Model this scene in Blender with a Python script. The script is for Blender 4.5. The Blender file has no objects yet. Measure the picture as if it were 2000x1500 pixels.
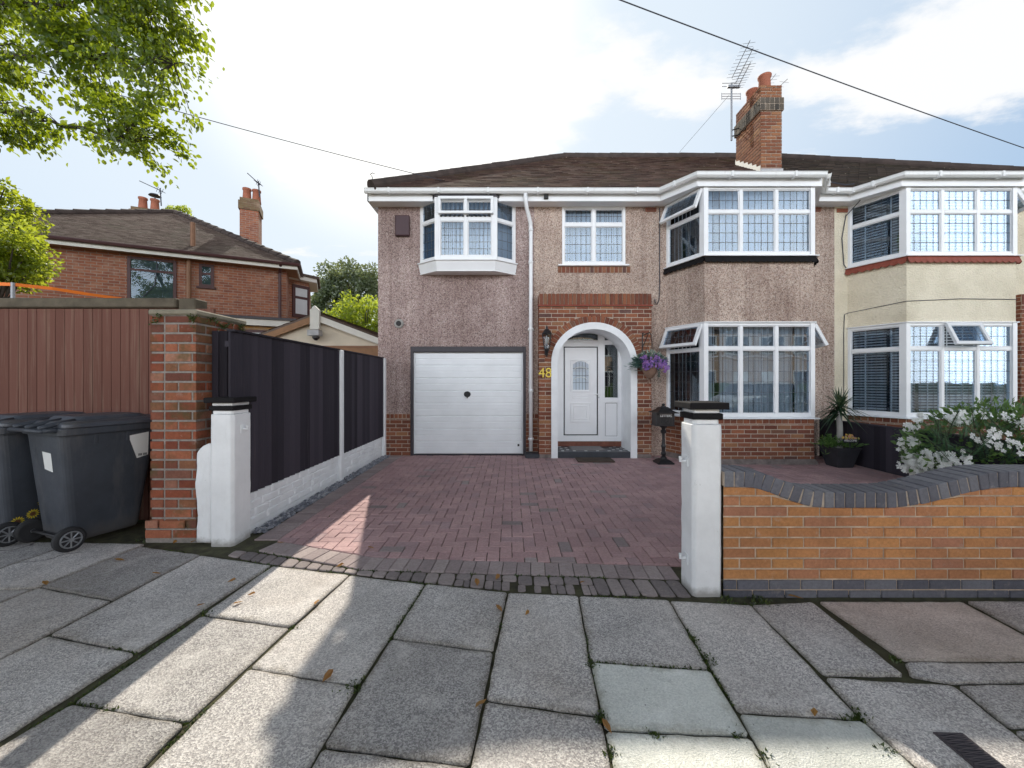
import bpy, math, random
from mathutils import Vector, Matrix, noise
R = random.Random(11)
F, CH, HZ = 760.0, 1.4, 745.0           # focal length in photo pixels, camera height, horizon row
def P(px, py, Y): return Vector(((px-1000)*Y/F, Y, CH+(HZ-py)*Y/F))
def G(px, py):
    Y = CH*F/(py-HZ); return Vector(((px-1000)*Y/F, Y))
COL = bpy.context.scene.collection
BASE = {}
# ------------------------------------------------------------------ materials
def lin(c): return tuple(((x/255)/12.92 if x/255 <= .04045 else ((x/255+.055)/1.055)**2.4) for x in c)
class NT:
    def __init__(s, name):
        s.m = bpy.data.materials.new(name); s.m.use_nodes = True; s.t = s.m.node_tree
        s.b = s.t.nodes['Principled BSDF']; s.o = s.t.nodes['Material Output']
        s.tc = None
    def n(s, typ, **kw):
        x = s.t.nodes.new('ShaderNode'+typ)
        for k, v in kw.items():
            if k.startswith('i_'): s.put(x, k[2:].replace('_', ' '), v)
            elif k.startswith('x'): s.put(x, int(k[1:]), v)
            else: setattr(x, k, v)
        return x
    def put(s, node, key, v):
        sock = node.inputs[key]
        if hasattr(v, 'is_output'): s.t.links.new(v, sock)
        elif isinstance(v, tuple) and len(v) == 3 and sock.type == 'RGBA': sock.default_value = v+(1,)
        else: sock.default_value = v
    def coord(s, sc=(1, 1, 1)):
        if not s.tc: s.tc = s.n('TexCoord')
        if sc == (1, 1, 1): return s.tc.outputs['Object']
        return s.n('Mapping', i_Vector=s.tc.outputs['Object'], i_Scale=sc).outputs[0]
    def noise(s, scale, detail=4, rough=.55, sc=(1, 1, 1)):
        return s.n('TexNoise', i_Vector=s.coord(sc), i_Scale=scale, i_Detail=detail, i_Roughness=rough).outputs['Fac']
    def ramp(s, fac, stops, mode='LINEAR'):
        r = s.n('ValToRGB', i_Fac=fac); cr = r.color_ramp; cr.interpolation = mode
        while len(cr.elements) < len(stops): cr.elements.new(.5)
        for e, (p, c) in zip(cr.elements, stops):
            e.position = p; e.color = (c if isinstance(c, tuple) else (c, c, c))+(1,)
        return r.outputs['Color']
    def mix(s, fac, a, b, mode='MIX'):
        x = s.n('MixRGB', blend_type=mode, x0=fac, x1=a, x2=b); return x.outputs[0]
    def math(s, op, a, b=0.0):
        return s.n('Math', operation=op, x0=a, x1=b).outputs[0]
    def attr(s, name='rnd'): return s.n('Attribute', attribute_name=name).outputs['Fac']
    def bump(s, h, strength=.3, dist=.01):
        s.put(s.b, 'Normal', s.n('Bump', i_Height=h, i_Strength=strength, i_Distance=dist).outputs[0])
    def fin(s, col=None, rough=None, metal=None, spec=None):
        if col is not None: s.put(s.b, 'Base Color', col)
        if rough is not None: s.put(s.b, 'Roughness', rough)
        if metal is not None: s.put(s.b, 'Metallic', metal)
        if spec is not None: s.put(s.b, 'Specular IOR Level', spec)
        return s.m
def plain(name, c, rough=.6, var=.15, scale=6, bs=None, bst=.2, metal=0, spec=.5, c2=None):
    s = NT(name); n = s.noise(scale, 6, .6)
    col = s.ramp(n, [(.25, tuple(x*(1-var) for x in c)), (.75, c2 if c2 else tuple(min(1, x*(1+var)) for x in c))])
    if bs: s.bump(s.noise(bs, 3), bst, .004)
    return s.fin(col, rough, metal, spec)
def bricks(name, stops, stain=.35, rough=.88, pit=.5, green=None):
    s = NT(name); c = s.ramp(s.attr(), stops)
    n = s.noise(45, 5, .7); c = s.mix(.55, c, s.ramp(n, [(.3, .45), (.7, 1.0)]), 'MULTIPLY')
    n2 = s.noise(2.2, 4, .6); c = s.mix(stain, c, s.ramp(n2, [(.35, .35), (.62, 1.0)]), 'MULTIPLY')
    n3 = s.noise(11, 4, .7)
    c = s.mix(s.ramp(n3, [(.6, 0.), (.75, .35)]), c, (.50, .42, .36))
    if green: c = s.mix(s.ramp(s.noise(3, 4, .7), [(.5, 0.), (.68, .75)]), c, green)
    s.bump(s.noise(90, 4, .7), pit, .004); return s.fin(c, rough, spec=.25)
def leafmat(name, stops, trans=.45, tcol=(.35, .5, .03)):
    s = NT(name); c = s.ramp(s.attr(), stops)
    d = s.n('BsdfDiffuse', i_Color=c); tr = s.n('BsdfTranslucent', i_Color=s.mix(.75, c, tcol))
    g = s.n('BsdfGlossy', i_Color=(1, 1, 1), i_Roughness=.45)
    m = s.n('MixShader', x0=trans, x1=d.outputs[0], x2=tr.outputs[0])
    m2 = s.n('MixShader', x0=.05, x1=m.outputs[0], x2=g.outputs[0])
    s.t.links.new(m2.outputs[0], s.o.inputs[0]); return s.m
def glassmat(name, refl=.22, tint=(.74, .80, .86)):
    s = NT(name)
    t = s.n('BsdfTransparent', i_Color=tint); g = s.n('BsdfGlossy', i_Color=(.84, .93, 1.), i_Roughness=.0)
    bn = s.n('Bump', i_Height=s.noise(3, 2), i_Strength=.025, i_Distance=.02); s.put(g, 'Normal', bn.outputs[0])
    fr = s.n('LayerWeight', i_Blend=.25)
    f = s.math('ADD', s.math('MULTIPLY', fr.outputs['Fresnel'], .5), refl)
    m = s.n('MixShader', x0=f, x1=t.outputs[0], x2=g.outputs[0]); s.t.links.new(m.outputs[0], s.o.inputs[0]); return s.m
def pebble(name, stops, dirt=(.5, .44, .42), amt=.5, sc=68):
    s = NT(name)
    v = s.n('TexVoronoi', i_Vector=s.coord(), i_Scale=sc, i_Randomness=1.0)
    sep = s.n('SeparateColor', x0=v.outputs['Color'])
    c = s.ramp(sep.outputs[0], stops, 'CONSTANT')
    v2 = s.n('TexVoronoi', i_Vector=s.coord(), i_Scale=sc*2.1); s2 = s.n('SeparateColor', x0=v2.outputs['Color'])
    c = s.mix(.42, c, s.ramp(s2.outputs[1], stops, 'CONSTANT'))
    st = s.ramp(s.noise(.9, 5, .62), [(.36, dirt), (.62, (1, 1, 1))])
    c = s.mix(amt, c, st, 'MULTIPLY')
    st2 = s.ramp(s.noise(2.5, 4, .6, (1.5, 1.5, .18)), [(.4, (.62, .57, .56)), (.6, (1, 1, 1))])
    c = s.mix(.5, c, st2, 'MULTIPLY')
    st3 = s.ramp(s.noise(3., 5, .7, (3.2, 3.2, .10)), [(.50, (1, 1, 1)), (.66, (.66, .61, .60))])
    c = s.mix(.55, c, st3, 'MULTIPLY')
    s.bump(v.outputs['Distance'], .9, .012); return s.fin(c, .9, spec=.2)
M = {}
M['pebble'] = pebble('pebbledash', [(0, (.84, .69, .59)), (.22, (.56, .40, .32)), (.42, (.75, .62, .53)), (.62, (.185, .125, .105)), (.76, (.46, .335, .28)), (.88, (.93, .84, .74))])
M['pebble_dark'] = pebble('pebbledash_weathered', [(0, (.64, .51, .47)), (.25, (.42, .30, .28)), (.45, (.56, .445, .41)), (.62, (.15, .105, .10)), (.78, (.35, .255, .24)), (.9, (.80, .70, .65))], amt=.6)
def creamdash():
    s = NT('cream_roughcast'); v = s.n('TexVoronoi', i_Vector=s.coord(), i_Scale=38)
    c = s.ramp(s.noise(1.1, 5, .6), [(.35, (.72, .645, .49)), (.6, (.91, .83, .66))])
    c = s.mix(.25, c, s.ramp(s.noise(40, 4, .7), [(.35, .55), (.6, 1.)]), 'MULTIPLY')
    s.bump(v.outputs['Distance'], .8, .014); return s.fin(c, .85, spec=.25)
M['cream'] = creamdash()
M['brick_house'] = bricks('red_brown_brick', [(0, (.17, .062, .042)), (.3, (.28, .098, .058)), (.55, (.36, .14, .075)), (.75, (.22, .082, .057)), (.9, (.40, .19, .095)), (1, (.15, .078, .068))], .25)
M['brick_orange'] = bricks('orange_brick', [(0, (.56, .25, .125)), (.3, (.63, .285, .12)), (.6, (.67, .315, .12)), (.85, (.58, .26, .135)), (1, (.53, .24, .145))], .4)
M['brick_pier'] = bricks('old_red_brick', [(0, (.26, .075, .045)), (.25, (.40, .115, .06)), (.5, (.33, .15, .08)), (.7, (.48, .165, .09)), (.85, (.20, .075, .055)), (1, (.56, .26, .17))], .45, green=(.075, .075, .03))
M['brick_blue'] = bricks('blue_engineering_brick', [(0, (.12, .12, .145)), (.5, (.175, .175, .205)), (1, (.23, .23, .255))], .2, .45, .2)
M['brick_stack'] = bricks('chimney_brick', [(0, (.20, .072, .042)), (.3, (.31, .12, .062)), (.55, (.37, .16, .078)), (.75, (.24, .09, .055)), (1, (.42, .21, .105))], .2)
M['brick_dark'] = bricks('sooty_brick', [(0, (.07, .062, .055)), (.5, (.13, .11, .09)), (1, (.2, .16, .12))], .3)
M['mortar'] = plain('mortar', (.43, .35, .28), .95, .25, 30, 120, .4)
M['mortar_dark'] = plain('dark_mortar', (.27, .24, .215), .95, .3, 30, 120, .4)
M['paver'] = bricks('red_block_paver', [(0, (.54, .345, .345)), (.3, (.60, .385, .38)), (.6, (.66, .43, .42)), (.85, (.57, .37, .37)), (1, (.53, .365, .37))], .3, .8, .35)
M['paver_grey'] = bricks('grey_block_paver', [(0, (.40, .32, .315)), (.5, (.47, .38, .37)), (1, (.53, .44, .42))], .35, .82, .35)
M['sett'] = bricks('worn_sett', [(0, (.28, .24, .235)), (.5, (.38, .32, .31)), (1, (.46, .39, .37))], .35, .85, .5)
def slab(name, a, b, c3, warm=(.42, .38, .34)):
    s = NT(name)
    v = s.n('TexVoronoi', i_Vector=s.coord(), i_Scale=170); sep = s.n('SeparateColor', x0=v.outputs['Color'])
    c = s.ramp(sep.outputs[0], [(0, a), (.45, b), (.8, c3)], 'LINEAR')
    c = s.mix(.6, c, s.ramp(s.noise(110, 4, .75), [(.3, .6), (.7, 1.)]), 'MULTIPLY')
    wear = s.ramp(s.noise(2.2, 5, .6), [(.36, .70), (.66, 1.)])
    c = s.mix(.75, c, wear, 'MULTIPLY')
    c = s.mix(s.ramp(s.noise(1.3, 3, .6), [(.4, 0.), (.7, .35)]), c, warm)
    k = s.n('MapRange', i_Value=s.attr(), x1=0., x2=1., x3=.72, x4=1.18)
    c = s.mix(1., c, k.outputs[0], 'MULTIPLY')
    # lighter worn bloom, brown stains, dirt creeping in from the joints
    c = s.mix(s.ramp(s.noise(3.3, 6, .72), [(.52, 0.), (.72, .45)]), c, tuple(min(1, x*1.12) for x in c3))
    c = s.mix(s.ramp(s.noise(.8, 4, .6), [(.5, 0.), (.7, .5)]), c, s.mix(1., c, (.62, .54, .46), 'MULTIPLY'))
    c = s.mix(s.ramp(s.noise(5.5, 5, .7), [(.62, 0.), (.72, .55)]), c, s.mix(1., c, (.5, .48, .47), 'MULTIPLY'))
    ed = s.math('ADD', s.attr('edge'), s.math('MULTIPLY', s.math('SUBTRACT', s.noise(14, 5, .75), .5), 1.6))
    c = s.mix(s.ramp(ed, [(.0, .62), (.55, 0.)]), c, s.mix(1., c, (.46, .43, .36), 'MULTIPLY'))
    vc = s.n('TexVoronoi', i_Vector=s.coord(), i_Scale=.9, feature='DISTANCE_TO_EDGE')
    wob = s.n('VectorMath', operation='ADD', x0=s.coord(), x1=s.n('VectorMath', operation='SCALE', x0=s.n('TexNoise', i_Vector=s.coord(), i_Scale=5., i_Detail=4.).outputs['Color'], i_Scale=.25).outputs[0])
    s.put(vc, 'Vector', wob.outputs[0])
    crk = s.math('MULTIPLY', s.ramp(vc.outputs['Distance'], [(.0035, 1.), (.007, 0.)]), s.ramp(s.noise(.55, 2, .5), [(.56, 0.), (.62, .85)]))
    c = s.mix(crk, c, (.05, .045, .04))
    sp = s.n('TexVoronoi', i_Vector=s.coord(), i_Scale=19)
    c = s.mix(s.ramp(sp.outputs['Distance'], [(.05, .75), (.07, 0.)]), c, (.07, .06, .05))
    s.bump(v.outputs['Distance'], .55, .006); return s.fin(c, .9, spec=.3)
M['slab'] = slab('aggregate_slab', (.36, .338, .334), (.58, .545, .528), (.88, .84, .80), (.63, .565, .52))
M['slab_light'] = slab('new_concrete_slab', (.72, .74, .69), (.84, .85, .80), (.92, .93, .87), (.80, .81, .74))
M['slab_pink'] = slab('pink_concrete', (.58, .49, .44), (.76, .65, .58), (.9, .80, .73), (.74, .65, .57))
M['soil'] = plain('joint_soil', (.055, .042, .03), .97, .5, 12, 60, .6, c2=(.10, .10, .045))
M['asphalt'] = plain('asphalt', (.13, .128, .125), .9, .25, 40, 180, .5)
M['kerb'] = plain('kerb_stone', (.33, .32, .30), .85, .2, 9, 80, .3)
M['footing'] = plain('crumbling_footing', (.20, .165, .15), .95, .45, 9, 45, .9)
M['riser'] = plain('brown_riser', (.20, .075, .05), .8, .3, 12)
M['ground'] = plain('garden_ground', (.07, .085, .035), .95, .4, 3, 30, .6)
M['gravel'] = bricks('slate_gravel', [(0, (.14, .15, .18)), (.5, (.26, .27, .31)), (1, (.48, .48, .5))], .2, .8, .3)
def whitepaint(name, c, chips=True):
    s = NT(name); col = s.ramp(s.noise(3, 6, .65), [(.3, tuple(x*.88 for x in c)), (.6, c)])
    if chips:
        col = s.mix(s.ramp(s.noise(13, 5, .75), [(.68, 0.), (.71, .55)]), col, (.42, .40, .37))
        col = s.mix(s.ramp(s.noise(4, 3, .6, (5, 5, .5)), [(.6, 0.), (.8, .15)]), col, (.5, .47, .42))
        z = s.n('SeparateXYZ', x0=s.coord()).outputs[2]
        col = s.mix(s.ramp(s.math('ADD', z, s.math('MULTIPLY', s.noise(15, 4, .7), .10)), [(.05, .7), (.11, 0.)]), col, (.22, .20, .17))
    s.bump(s.noise(28, 5, .65), .45, .008); return s.fin(col, .55)
M['white_paint'] = whitepaint('white_masonry_paint', (.87, .875, .885))
M['white_clean'] = whitepaint('white_render_paint', (.86, .875, .89), False)
M['black_paint'] = plain('black_gloss_paint', (.012, .011, .012), .8, .3, 8, 22, .5, spec=.2)
M['upvc'] = plain('white_plastic', (.86, .87, .885), .32, .05, 3)
def streaked(name, c, r):
    s = NT(name); col = s.ramp(s.noise(2.5, 4, .6), [(.3, tuple(x*.93 for x in c)), (.65, c)])
    col = s.mix(s.ramp(s.noise(5, 5, .75, (4, 4, .5)), [(.55, 0.), (.75, .45)]), col, (.55, .535, .50))
    return s.fin(col, r)
M['gutter'] = streaked('white_gutter_plastic', (.85, .86, .86), .4)
M['garage_white'] = plain('garage_white_metal', (.84, .865, .885), .38, .06, 2.5)
M['glass'] = glassmat('window_glass', .07)
M['glass_dark'] = glassmat('dark_glass', .12, (.5, .55, .55))
M['lead'] = plain('lead_came', (.10, .105, .115), .5, .2, 20)
M['black'] = plain('black_matt', (.012, .012, .013), .6)
M['dark_room'] = plain('dark_room', (.02, .02, .022), .9)
M['blind'] = plain('vertical_blind', (.45, .475, .51), .8, .12, 3)
M['blind_light'] = plain('pale_vertical_blind', (.86, .85, .81), .8, .1, 3)  # pale curtain tone, lightened further to stand for sunlit street reflected in panes
M['venetian'] = plain('venetian_slat', (.80, .79, .76), .6, .06, 3)
M['dark_frame'] = plain('dark_grey_timber', (.045, .040, .048), .5, .25, 8)
M['maroon'] = plain('maroon_plastic', (.055, .022, .028), .5, .15, 6)
def rooft(name, stops, moss):
    s = NT(name); c = s.ramp(s.attr(), stops)
    c = s.mix(.5, c, s.ramp(s.noise(25, 4, .7), [(.3, .5), (.7, 1.)]), 'MULTIPLY')
    c = s.mix(s.ramp(s.noise(1.6, 5, .7), [(.48, 0.), (.75, .6)]), c, moss)
    v = s.n('TexVoronoi', i_Vector=s.coord(), i_Scale=7.0)
    c = s.mix(s.ramp(v.outputs['Distance'], [(.06, .55), (.13, 0.)]), c, s.mix(s.ramp(s.noise(1.1, 3, .6), [(.45, 0.), (.6, 1.)]), c, (.42, .38, .30)))
    s.bump(s.noise(60, 3), .4, .006); return s.fin(c, .9, spec=.25)
M['roof'] = rooft('brown_roof_tile', [(0, (.06, .037, .032)), (.5, (.098, .058, .048)), (1, (.14, .088, .07))], (.085, .07, .035))
M['roof_dark'] = rooft('dark_roof_tile', [(0, (.035, .028, .025)), (.5, (.055, .042, .036)), (1, (.085, .062, .05))], (.05, .048, .026))
M['roof_far'] = rooft('grey_brown_roof_tile', [(0, (.115, .08, .065)), (.5, (.16, .115, .095)), (1, (.21, .16, .135))], (.13, .115, .085))
M['ridge'] = plain('ridge_tile', (.06, .042, .036), .85, .4, 6, 40, .4)
M['terracotta'] = plain('terracotta', (.34, .115, .065), .8, .25, 6, 40, .3)
M['red_band'] = plain('red_clay_band', (.30, .065, .04), .7, .2, 8)
M['red_skirt'] = plain('red_painted_tile', (.27, .065, .04), .6, .15, 8)
M['metal'] = plain('galvanised', (.34, .35, .37), .45, .15, 10, metal=.7)
M['dark_metal'] = plain('cast_iron_black', (.016, .015, .016), .42, .3, 15, 40, .3)
M['wire'] = plain('cable_black', (.05, .055, .07), .6)
M['gold'] = plain('brass_numeral', (.75, .58, .10), .35, .05, 5, metal=.4)
M['leadflash'] = plain('lead_flashing', (.42, .42, .43), .6, .2, 10)
def binmat(name, c, r):
    s = NT(name); col = s.ramp(s.noise(3, 5, .65), [(.3, tuple(x*.8 for x in c)), (.7, tuple(x*1.25 for x in c))])
    col = s.mix(s.ramp(s.noise(2.2, 6, .75, (2.5, 2.5, .35)), [(.52, 0.), (.72, .5)]), col, (.13, .125, .125))
    col = s.mix(s.ramp(s.noise(40, 3, .8), [(.7, 0.), (.74, .6)]), col, (.2, .2, .2))
    z = s.n('SeparateXYZ', x0=s.coord()).outputs[2]
    col = s.mix(s.ramp(s.math('ADD', z, s.math('MULTIPLY', s.noise(9, 4, .7), .2)), [(.12, .6), (.3, 0.)]), col, (.12, .105, .09))
    s.bump(s.noise(90, 3), .15, .003); return s.fin(col, s.ramp(s.noise(5, 4, .7), [(.3, r-.12), (.7, r+.15)]))
M['bin'] = binmat('grey_bin_plastic', (.045, .052, .066), .5)
M['bin_lid'] = binmat('bin_lid_plastic', (.062, .07, .088), .42)
M['rubber'] = plain('rubber', (.022, .022, .024), .75)
M['paper'] = plain('paper_sticker', (.78, .78, .76), .7, .03)
M['petal_yellow'] = plain('yellow_petal', (.72, .55, .03), .7)
M['green_paint'] = plain('green_print', (.09, .30, .10), .7)
M['brown_dot'] = plain('brown_print', (.12, .05, .02), .7)
def brownfence():
    s = NT('brown_stained_wood')
    c = s.ramp(s.attr(), [(0, (.150, .064, .047)), (.5, (.170, .074, .054)), (1, (.195, .088, .066))])
    st = s.noise(3, 6, .7, (9, 9, .35)); c = s.mix(s.ramp(st, [(.5, 0.), (.75, .5)]), c, (.32, .22, .16))
    z = s.n('SeparateXYZ', x0=s.coord()).outputs[2]
    zz = s.math('ADD', z, s.math('MULTIPLY', s.noise(4, 5, .7, (6, 6, .5)), .9))
    c = s.mix(s.ramp(s.math('MULTIPLY', zz, .4), [(1.0, 0.), (1.2, .7)]), c, (.20, .17, .11))
    s.bump(s.noise(6, 4, .6, (12, 12, .6)), .35, .006); return s.fin(c, .82, spec=.25)
M['brown_fence'] = brownfence()
def blackfence():
    s = NT('black_stained_wood')
    c = s.ramp(s.attr(), [(0, (.018, .015, .022)), (.6, (.034, .029, .04)), (1, (.052, .044, .058))])
    c = s.mix(s.ramp(s.noise(3, 5, .75, (14, 14, .35)), [(.58, 0.), (.72, .5)]), c, (.085, .068, .075))
    s.bump(s.noise(6, 4, .6, (14, 14, .6)), .4, .006); return s.fin(c, .7, spec=.3)
M['black_fence'] = blackfence()
M['old_wood'] = plain('weathered_timber', (.12, .098, .068), .9, .4, 7, 50, .5)
M['stone_cap'] = plain('stone_cap', (.26, .23, .17), .9, .35, 6, 50, .5)
M['orange'] = plain('orange_webbing', (.95, .22, .015), .6, .05)
M['brown_pipe'] = plain('brown_pipe', (.25, .12, .06), .6, .15)
M['brown_upvc'] = plain('brown_window_frame', (.07, .025, .025), .5, .15)
M['cream_panel'] = plain('cream_board', (.66, .58, .46), .7, .12, 1.5)
M['brown_board'] = plain('brown_barge_board', (.30, .16, .08), .7, .25, 3)
M['white_board'] = plain('white_fascia', (.72, .70, .64), .6, .1, 3)
M['frost'] = plain('net_curtain', (.62, .64, .66), .8, .06)
def texbrick(name, c1, c2, mo):
    s = NT(name)
    xyz = s.n('SeparateXYZ', x0=s.coord())
    v = s.n('CombineXYZ', x0=s.math('ADD', xyz.outputs[0], xyz.outputs[1]), x1=xyz.outputs[2])
    b = s.n('TexBrick', i_Vector=v.outputs[0], i_Color1=c1, i_Color2=c2, i_Mortar=mo, i_Scale=1., x5=.01)
    b.inputs['Mortar Size'].default_value = .008; b.inputs['Brick Width'].default_value = .225
    b.inputs['Row Height'].default_value = .075; b.inputs['Bias'].default_value = -.1
    c = s.mix(.5, b.outputs['Color'], s.ramp(s.noise(7, 5, .75), [(.3, .45), (.65, 1.1)]), 'MULTIPLY')
    c = s.mix(s.ramp(s.noise(1.2, 5, .7, (1, 1, 2)), [(.5, 0.), (.72, .5)]), c, (.50, .36, .27))
    s.bump(b.outputs['Fac'], -.3, .006); return s.fin(c, .88, spec=.2)
M['far_brick'] = texbrick('far_red_brick', (.36, .135, .075), (.25, .09, .06), (.33, .25, .2))
M['far_brick_yellow'] = texbrick('far_yellow_brick', (.45, .26, .09), (.36, .19, .07), (.3, .24, .18))
M['opp_brick'] = texbrick('opposite_brick', (.66, .46, .33), (.58, .38, .27), (.55, .47, .4))
M['leaf_big'] = leafmat('overhanging_leaf', [(0, (.014, .036, .009)), (.5, (.028, .068, .013)), (1, (.08, .14, .02))], .54, (.56, .68, .02))
M['leaf_bright'] = leafmat('bright_leaf', [(0, (.06, .11, .012)), (.6, (.12, .18, .018)), (1, (.24, .29, .03))], .58, (.68, .76, .05))
M['leaf_dark'] = leafmat('far_tree_leaf', [(0, (.05, .075, .045)), (.6, (.09, .12, .065)), (1, (.15, .17, .09))], .4, (.35, .40, .12))
M['leaf_bush'] = leafmat('bush_leaf', [(0, (.04, .10, .03)), (.6, (.085, .18, .045)), (1, (.17, .29, .07))], .3, (.25, .42, .06))
M['leaf_fern'] = leafmat('fern_leaf', [(0, (.035, .09, .045)), (1, (.09, .19, .08))], .25, (.12, .3, .08))
M['leaf_yucca'] = leafmat('yucca_leaf', [(0, (.014, .034, .018)), (.7, (.035, .07, .035)), (1, (.16, .21, .10))], .15, (.1, .2, .05))
M['leaf_blue'] = leafmat('basket_leaf', [(0, (.03, .08, .075)), (.6, (.07, .14, .12)), (.9, (.28, .36, .30)), (1, (.55, .62, .5))], .2, (.1, .3, .15))
M['petal_white'] = leafmat('white_petal', [(0, (.82, .83, .78)), (1, (.94, .94, .92))], .15, (.8, .8, .7))
M['petal_purple'] = leafmat('purple_petal', [(0, (.07, .06, .32)), (.5, (.26, .10, .42)), (1, (.45, .20, .50))], .2, (.4, .15, .5))
M['petal_mixed'] = leafmat('mixed_petal', [(0, (.6, .05, .06)), (.4, (.75, .55, .05)), (.7, (.1, .4, .12)), (1, (.7, .2, .4))], .1, (.5, .3, .1))
M['moss'] = leafmat('moss_green', [(0, (.03, .045, .01)), (.6, (.055, .085, .014)), (1, (.11, .14, .02))], .12, (.12, .2, .02))
M['dead_leaf'] = leafmat('dry_leaf', [(0, (.34, .15, .03)), (1, (.45, .24, .06))], .2, (.5, .25, .03))
M['bark'] = plain('bark', (.05, .04, .03), .95, .35, 12, 40, .6)
M['wicker'] = plain('wicker_basket', (.20, .12, .085), .85, .3, 40, 70, .6)
M['pot_dark'] = plain('dark_planter', (.035, .036, .042), .45, .35, 6)
M['mat_brown'] = plain('coir_mat', (.075, .05, .035), .98, .3, 50, 200, .8)
M['mat_grey'] = plain('grey_mat', (.24, .22, .215), .98, .15, 40, 200, .5)
M['step'] = plain('dark_quarry_step', (.045, .05, .06), .45, .2, 8)
M['drain'] = plain('iron_cover', (.075, .06, .068), .6, .3, 10, 40, .3)
M['car_white'] = plain('white_car_paint', (.78, .79, .8), .2, .02)
M['lamp_glass'] = glassmat('lantern_glass', .12, (.9, .9, .9))
M['hedge'] = plain('hedge_green', (.07, .12, .03), .95, .5, 9, 14, 1)
# ------------------------------------------------------------------ mesh builder
class MB:
    def __init__(s): s.v = []; s.f = []; s.mi = []; s.r = []; s.e = {}
    def add(s, vs, fs, mi=0, rnd=None):
        k = len(s.v); rnd = R.random() if rnd is None else rnd
        s.v += [tuple(v) for v in vs]; s.r += [rnd]*len(vs)
        for f in fs: s.f.append([k+i for i in f]); s.mi.append(mi)
    def box(s, x0, x1, y0, y1, z0, z1, mi=0, rnd=None):
        s.hexa([(x0, y0, z0), (x1, y0, z0), (x1, y1, z0), (x0, y1, z0), (x0, y0, z1), (x1, y0, z1), (x1, y1, z1), (x0, y1, z1)], mi, rnd)
    def hexa(s, p, mi=0, rnd=None):
        s.add(p, [(3, 2, 1, 0), (4, 5, 6, 7), (0, 1, 5, 4), (1, 2, 6, 5), (2, 3, 7, 6), (3, 0, 4, 7)], mi, rnd)
    def ob(s, o, u, n, a0, a1, z0, z1, d0, d1, mi=0, rnd=None):
        """box in a wall frame: along u from a0 to a1, up z0..z1, outward along n d0..d1"""
        def p(a, z, d): return (o[0]+u[0]*a+n[0]*d, o[1]+u[1]*a+n[1]*d, z)
        s.hexa([p(a0, z0, d1), p(a1, z0, d1), p(a1, z0, d0), p(a0, z0, d0), p(a0, z1, d1), p(a1, z1, d1), p(a1, z1, d0), p(a0, z1, d0)], mi, rnd)
    def quad(s, a, b, c, d, mi=0, rnd=None): s.add([a, b, c, d], [(0, 1, 2, 3)], mi, rnd)
    def tube(s, pts, r, n=8, mi=0, rnd=None, cap=True):
        pts = [Vector(p) for p in pts]; rr = r if isinstance(r, (list, tuple)) else [r]*len(pts)
        vs = []; fs = []; ref = None
        for i, p in enumerate(pts):
            t = (pts[min(i+1, len(pts)-1)]-pts[max(i-1, 0)]).normalized()
            a = t.cross(Vector((0, 0, 1))) if abs(t.z) < .95 else t.cross(Vector((1, 0, 0)))
            if ref is not None:
                a2 = ref-t*ref.dot(t)
                if a2.length > 1e-4: a = a2
            a.normalize(); ref = a; b = t.cross(a)
            for k in range(n):
                w = 2*math.pi*k/n; vs.append(p+a*math.cos(w)*rr[i]+b*math.sin(w)*rr[i])
        for i in range(len(pts)-1):
            for k in range(n): fs.append((i*n+k, i*n+(k+1) % n, (i+1)*n+(k+1) % n, (i+1)*n+k))
        if cap: fs.append(tuple(range(n-1, -1, -1))); fs.append(tuple((len(pts)-1)*n+k for k in range(n)))
        s.add(vs, fs, mi, rnd)
    def lathe(s, prof, c, n=20, mi=0, rnd=None, sq=False):
        vs = []; fs = []
        for r, z in prof:
            for k in range(n):
                w = 2*math.pi*(k+.5)/n; m = 1/max(abs(math.cos(w)), abs(math.sin(w))) if sq else 1
                vs.append((c[0]+r*m*math.cos(w), c[1]+r*m*math.sin(w), c[2]+z))
        for i in range(len(prof)-1):
            for k in range(n): fs.append((i*n+k, i*n+(k+1) % n, (i+1)*n+(k+1) % n, (i+1)*n+k))
        fs.append(tuple(range(n-1, -1, -1))); fs.append(tuple((len(prof)-1)*n+k for k in range(n)))
        s.add(vs, fs, mi, rnd)
    def prism(s, poly, z0, z1, mi=0, rnd=None):
        n = len(poly); vs = [(x, y, z0) for x, y in poly]+[(x, y, z1) for x, y in poly]
        fs = [tuple(range(n-1, -1, -1)), tuple(range(n, 2*n))]+[(i, (i+1) % n, n+(i+1) % n, n+i) for i in range(n)]
        s.add(vs, fs, mi, rnd)
    def sweep(s, path, prof, mi=0, rnd=None, closed=True):
        """profile [(d,z)] swept along a plan polyline; d is outward (right-hand side of travel)"""
        n = len(path); m = len(prof); vs = []; fs = []
        def nrm(a, b):
            t = Vector((b[0]-a[0], b[1]-a[1])).normalized(); return Vector((t.y, -t.x))
        for i, p in enumerate(path):
            if i == 0: k = nrm(path[0], path[1])
            elif i == n-1: k = nrm(path[-2], path[-1])
            else:
                a = nrm(path[i-1], p); b = nrm(p, path[i+1]); k = (a+b)/(1+a.dot(b))
            for d, z in prof: vs.append((p[0]+k.x*d, p[1]+k.y*d, z))
        for i in range(n-1):
            for j in range(m if closed else m-1): fs.append((i*m+j, (i+1)*m+j, (i+1)*m+(j+1) % m, i*m+(j+1) % m))
        if closed: fs.append(tuple(range(m))); fs.append(tuple((n-1)*m+j for j in range(m-1, -1, -1)))
        s.add(vs, fs, mi, rnd)
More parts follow.
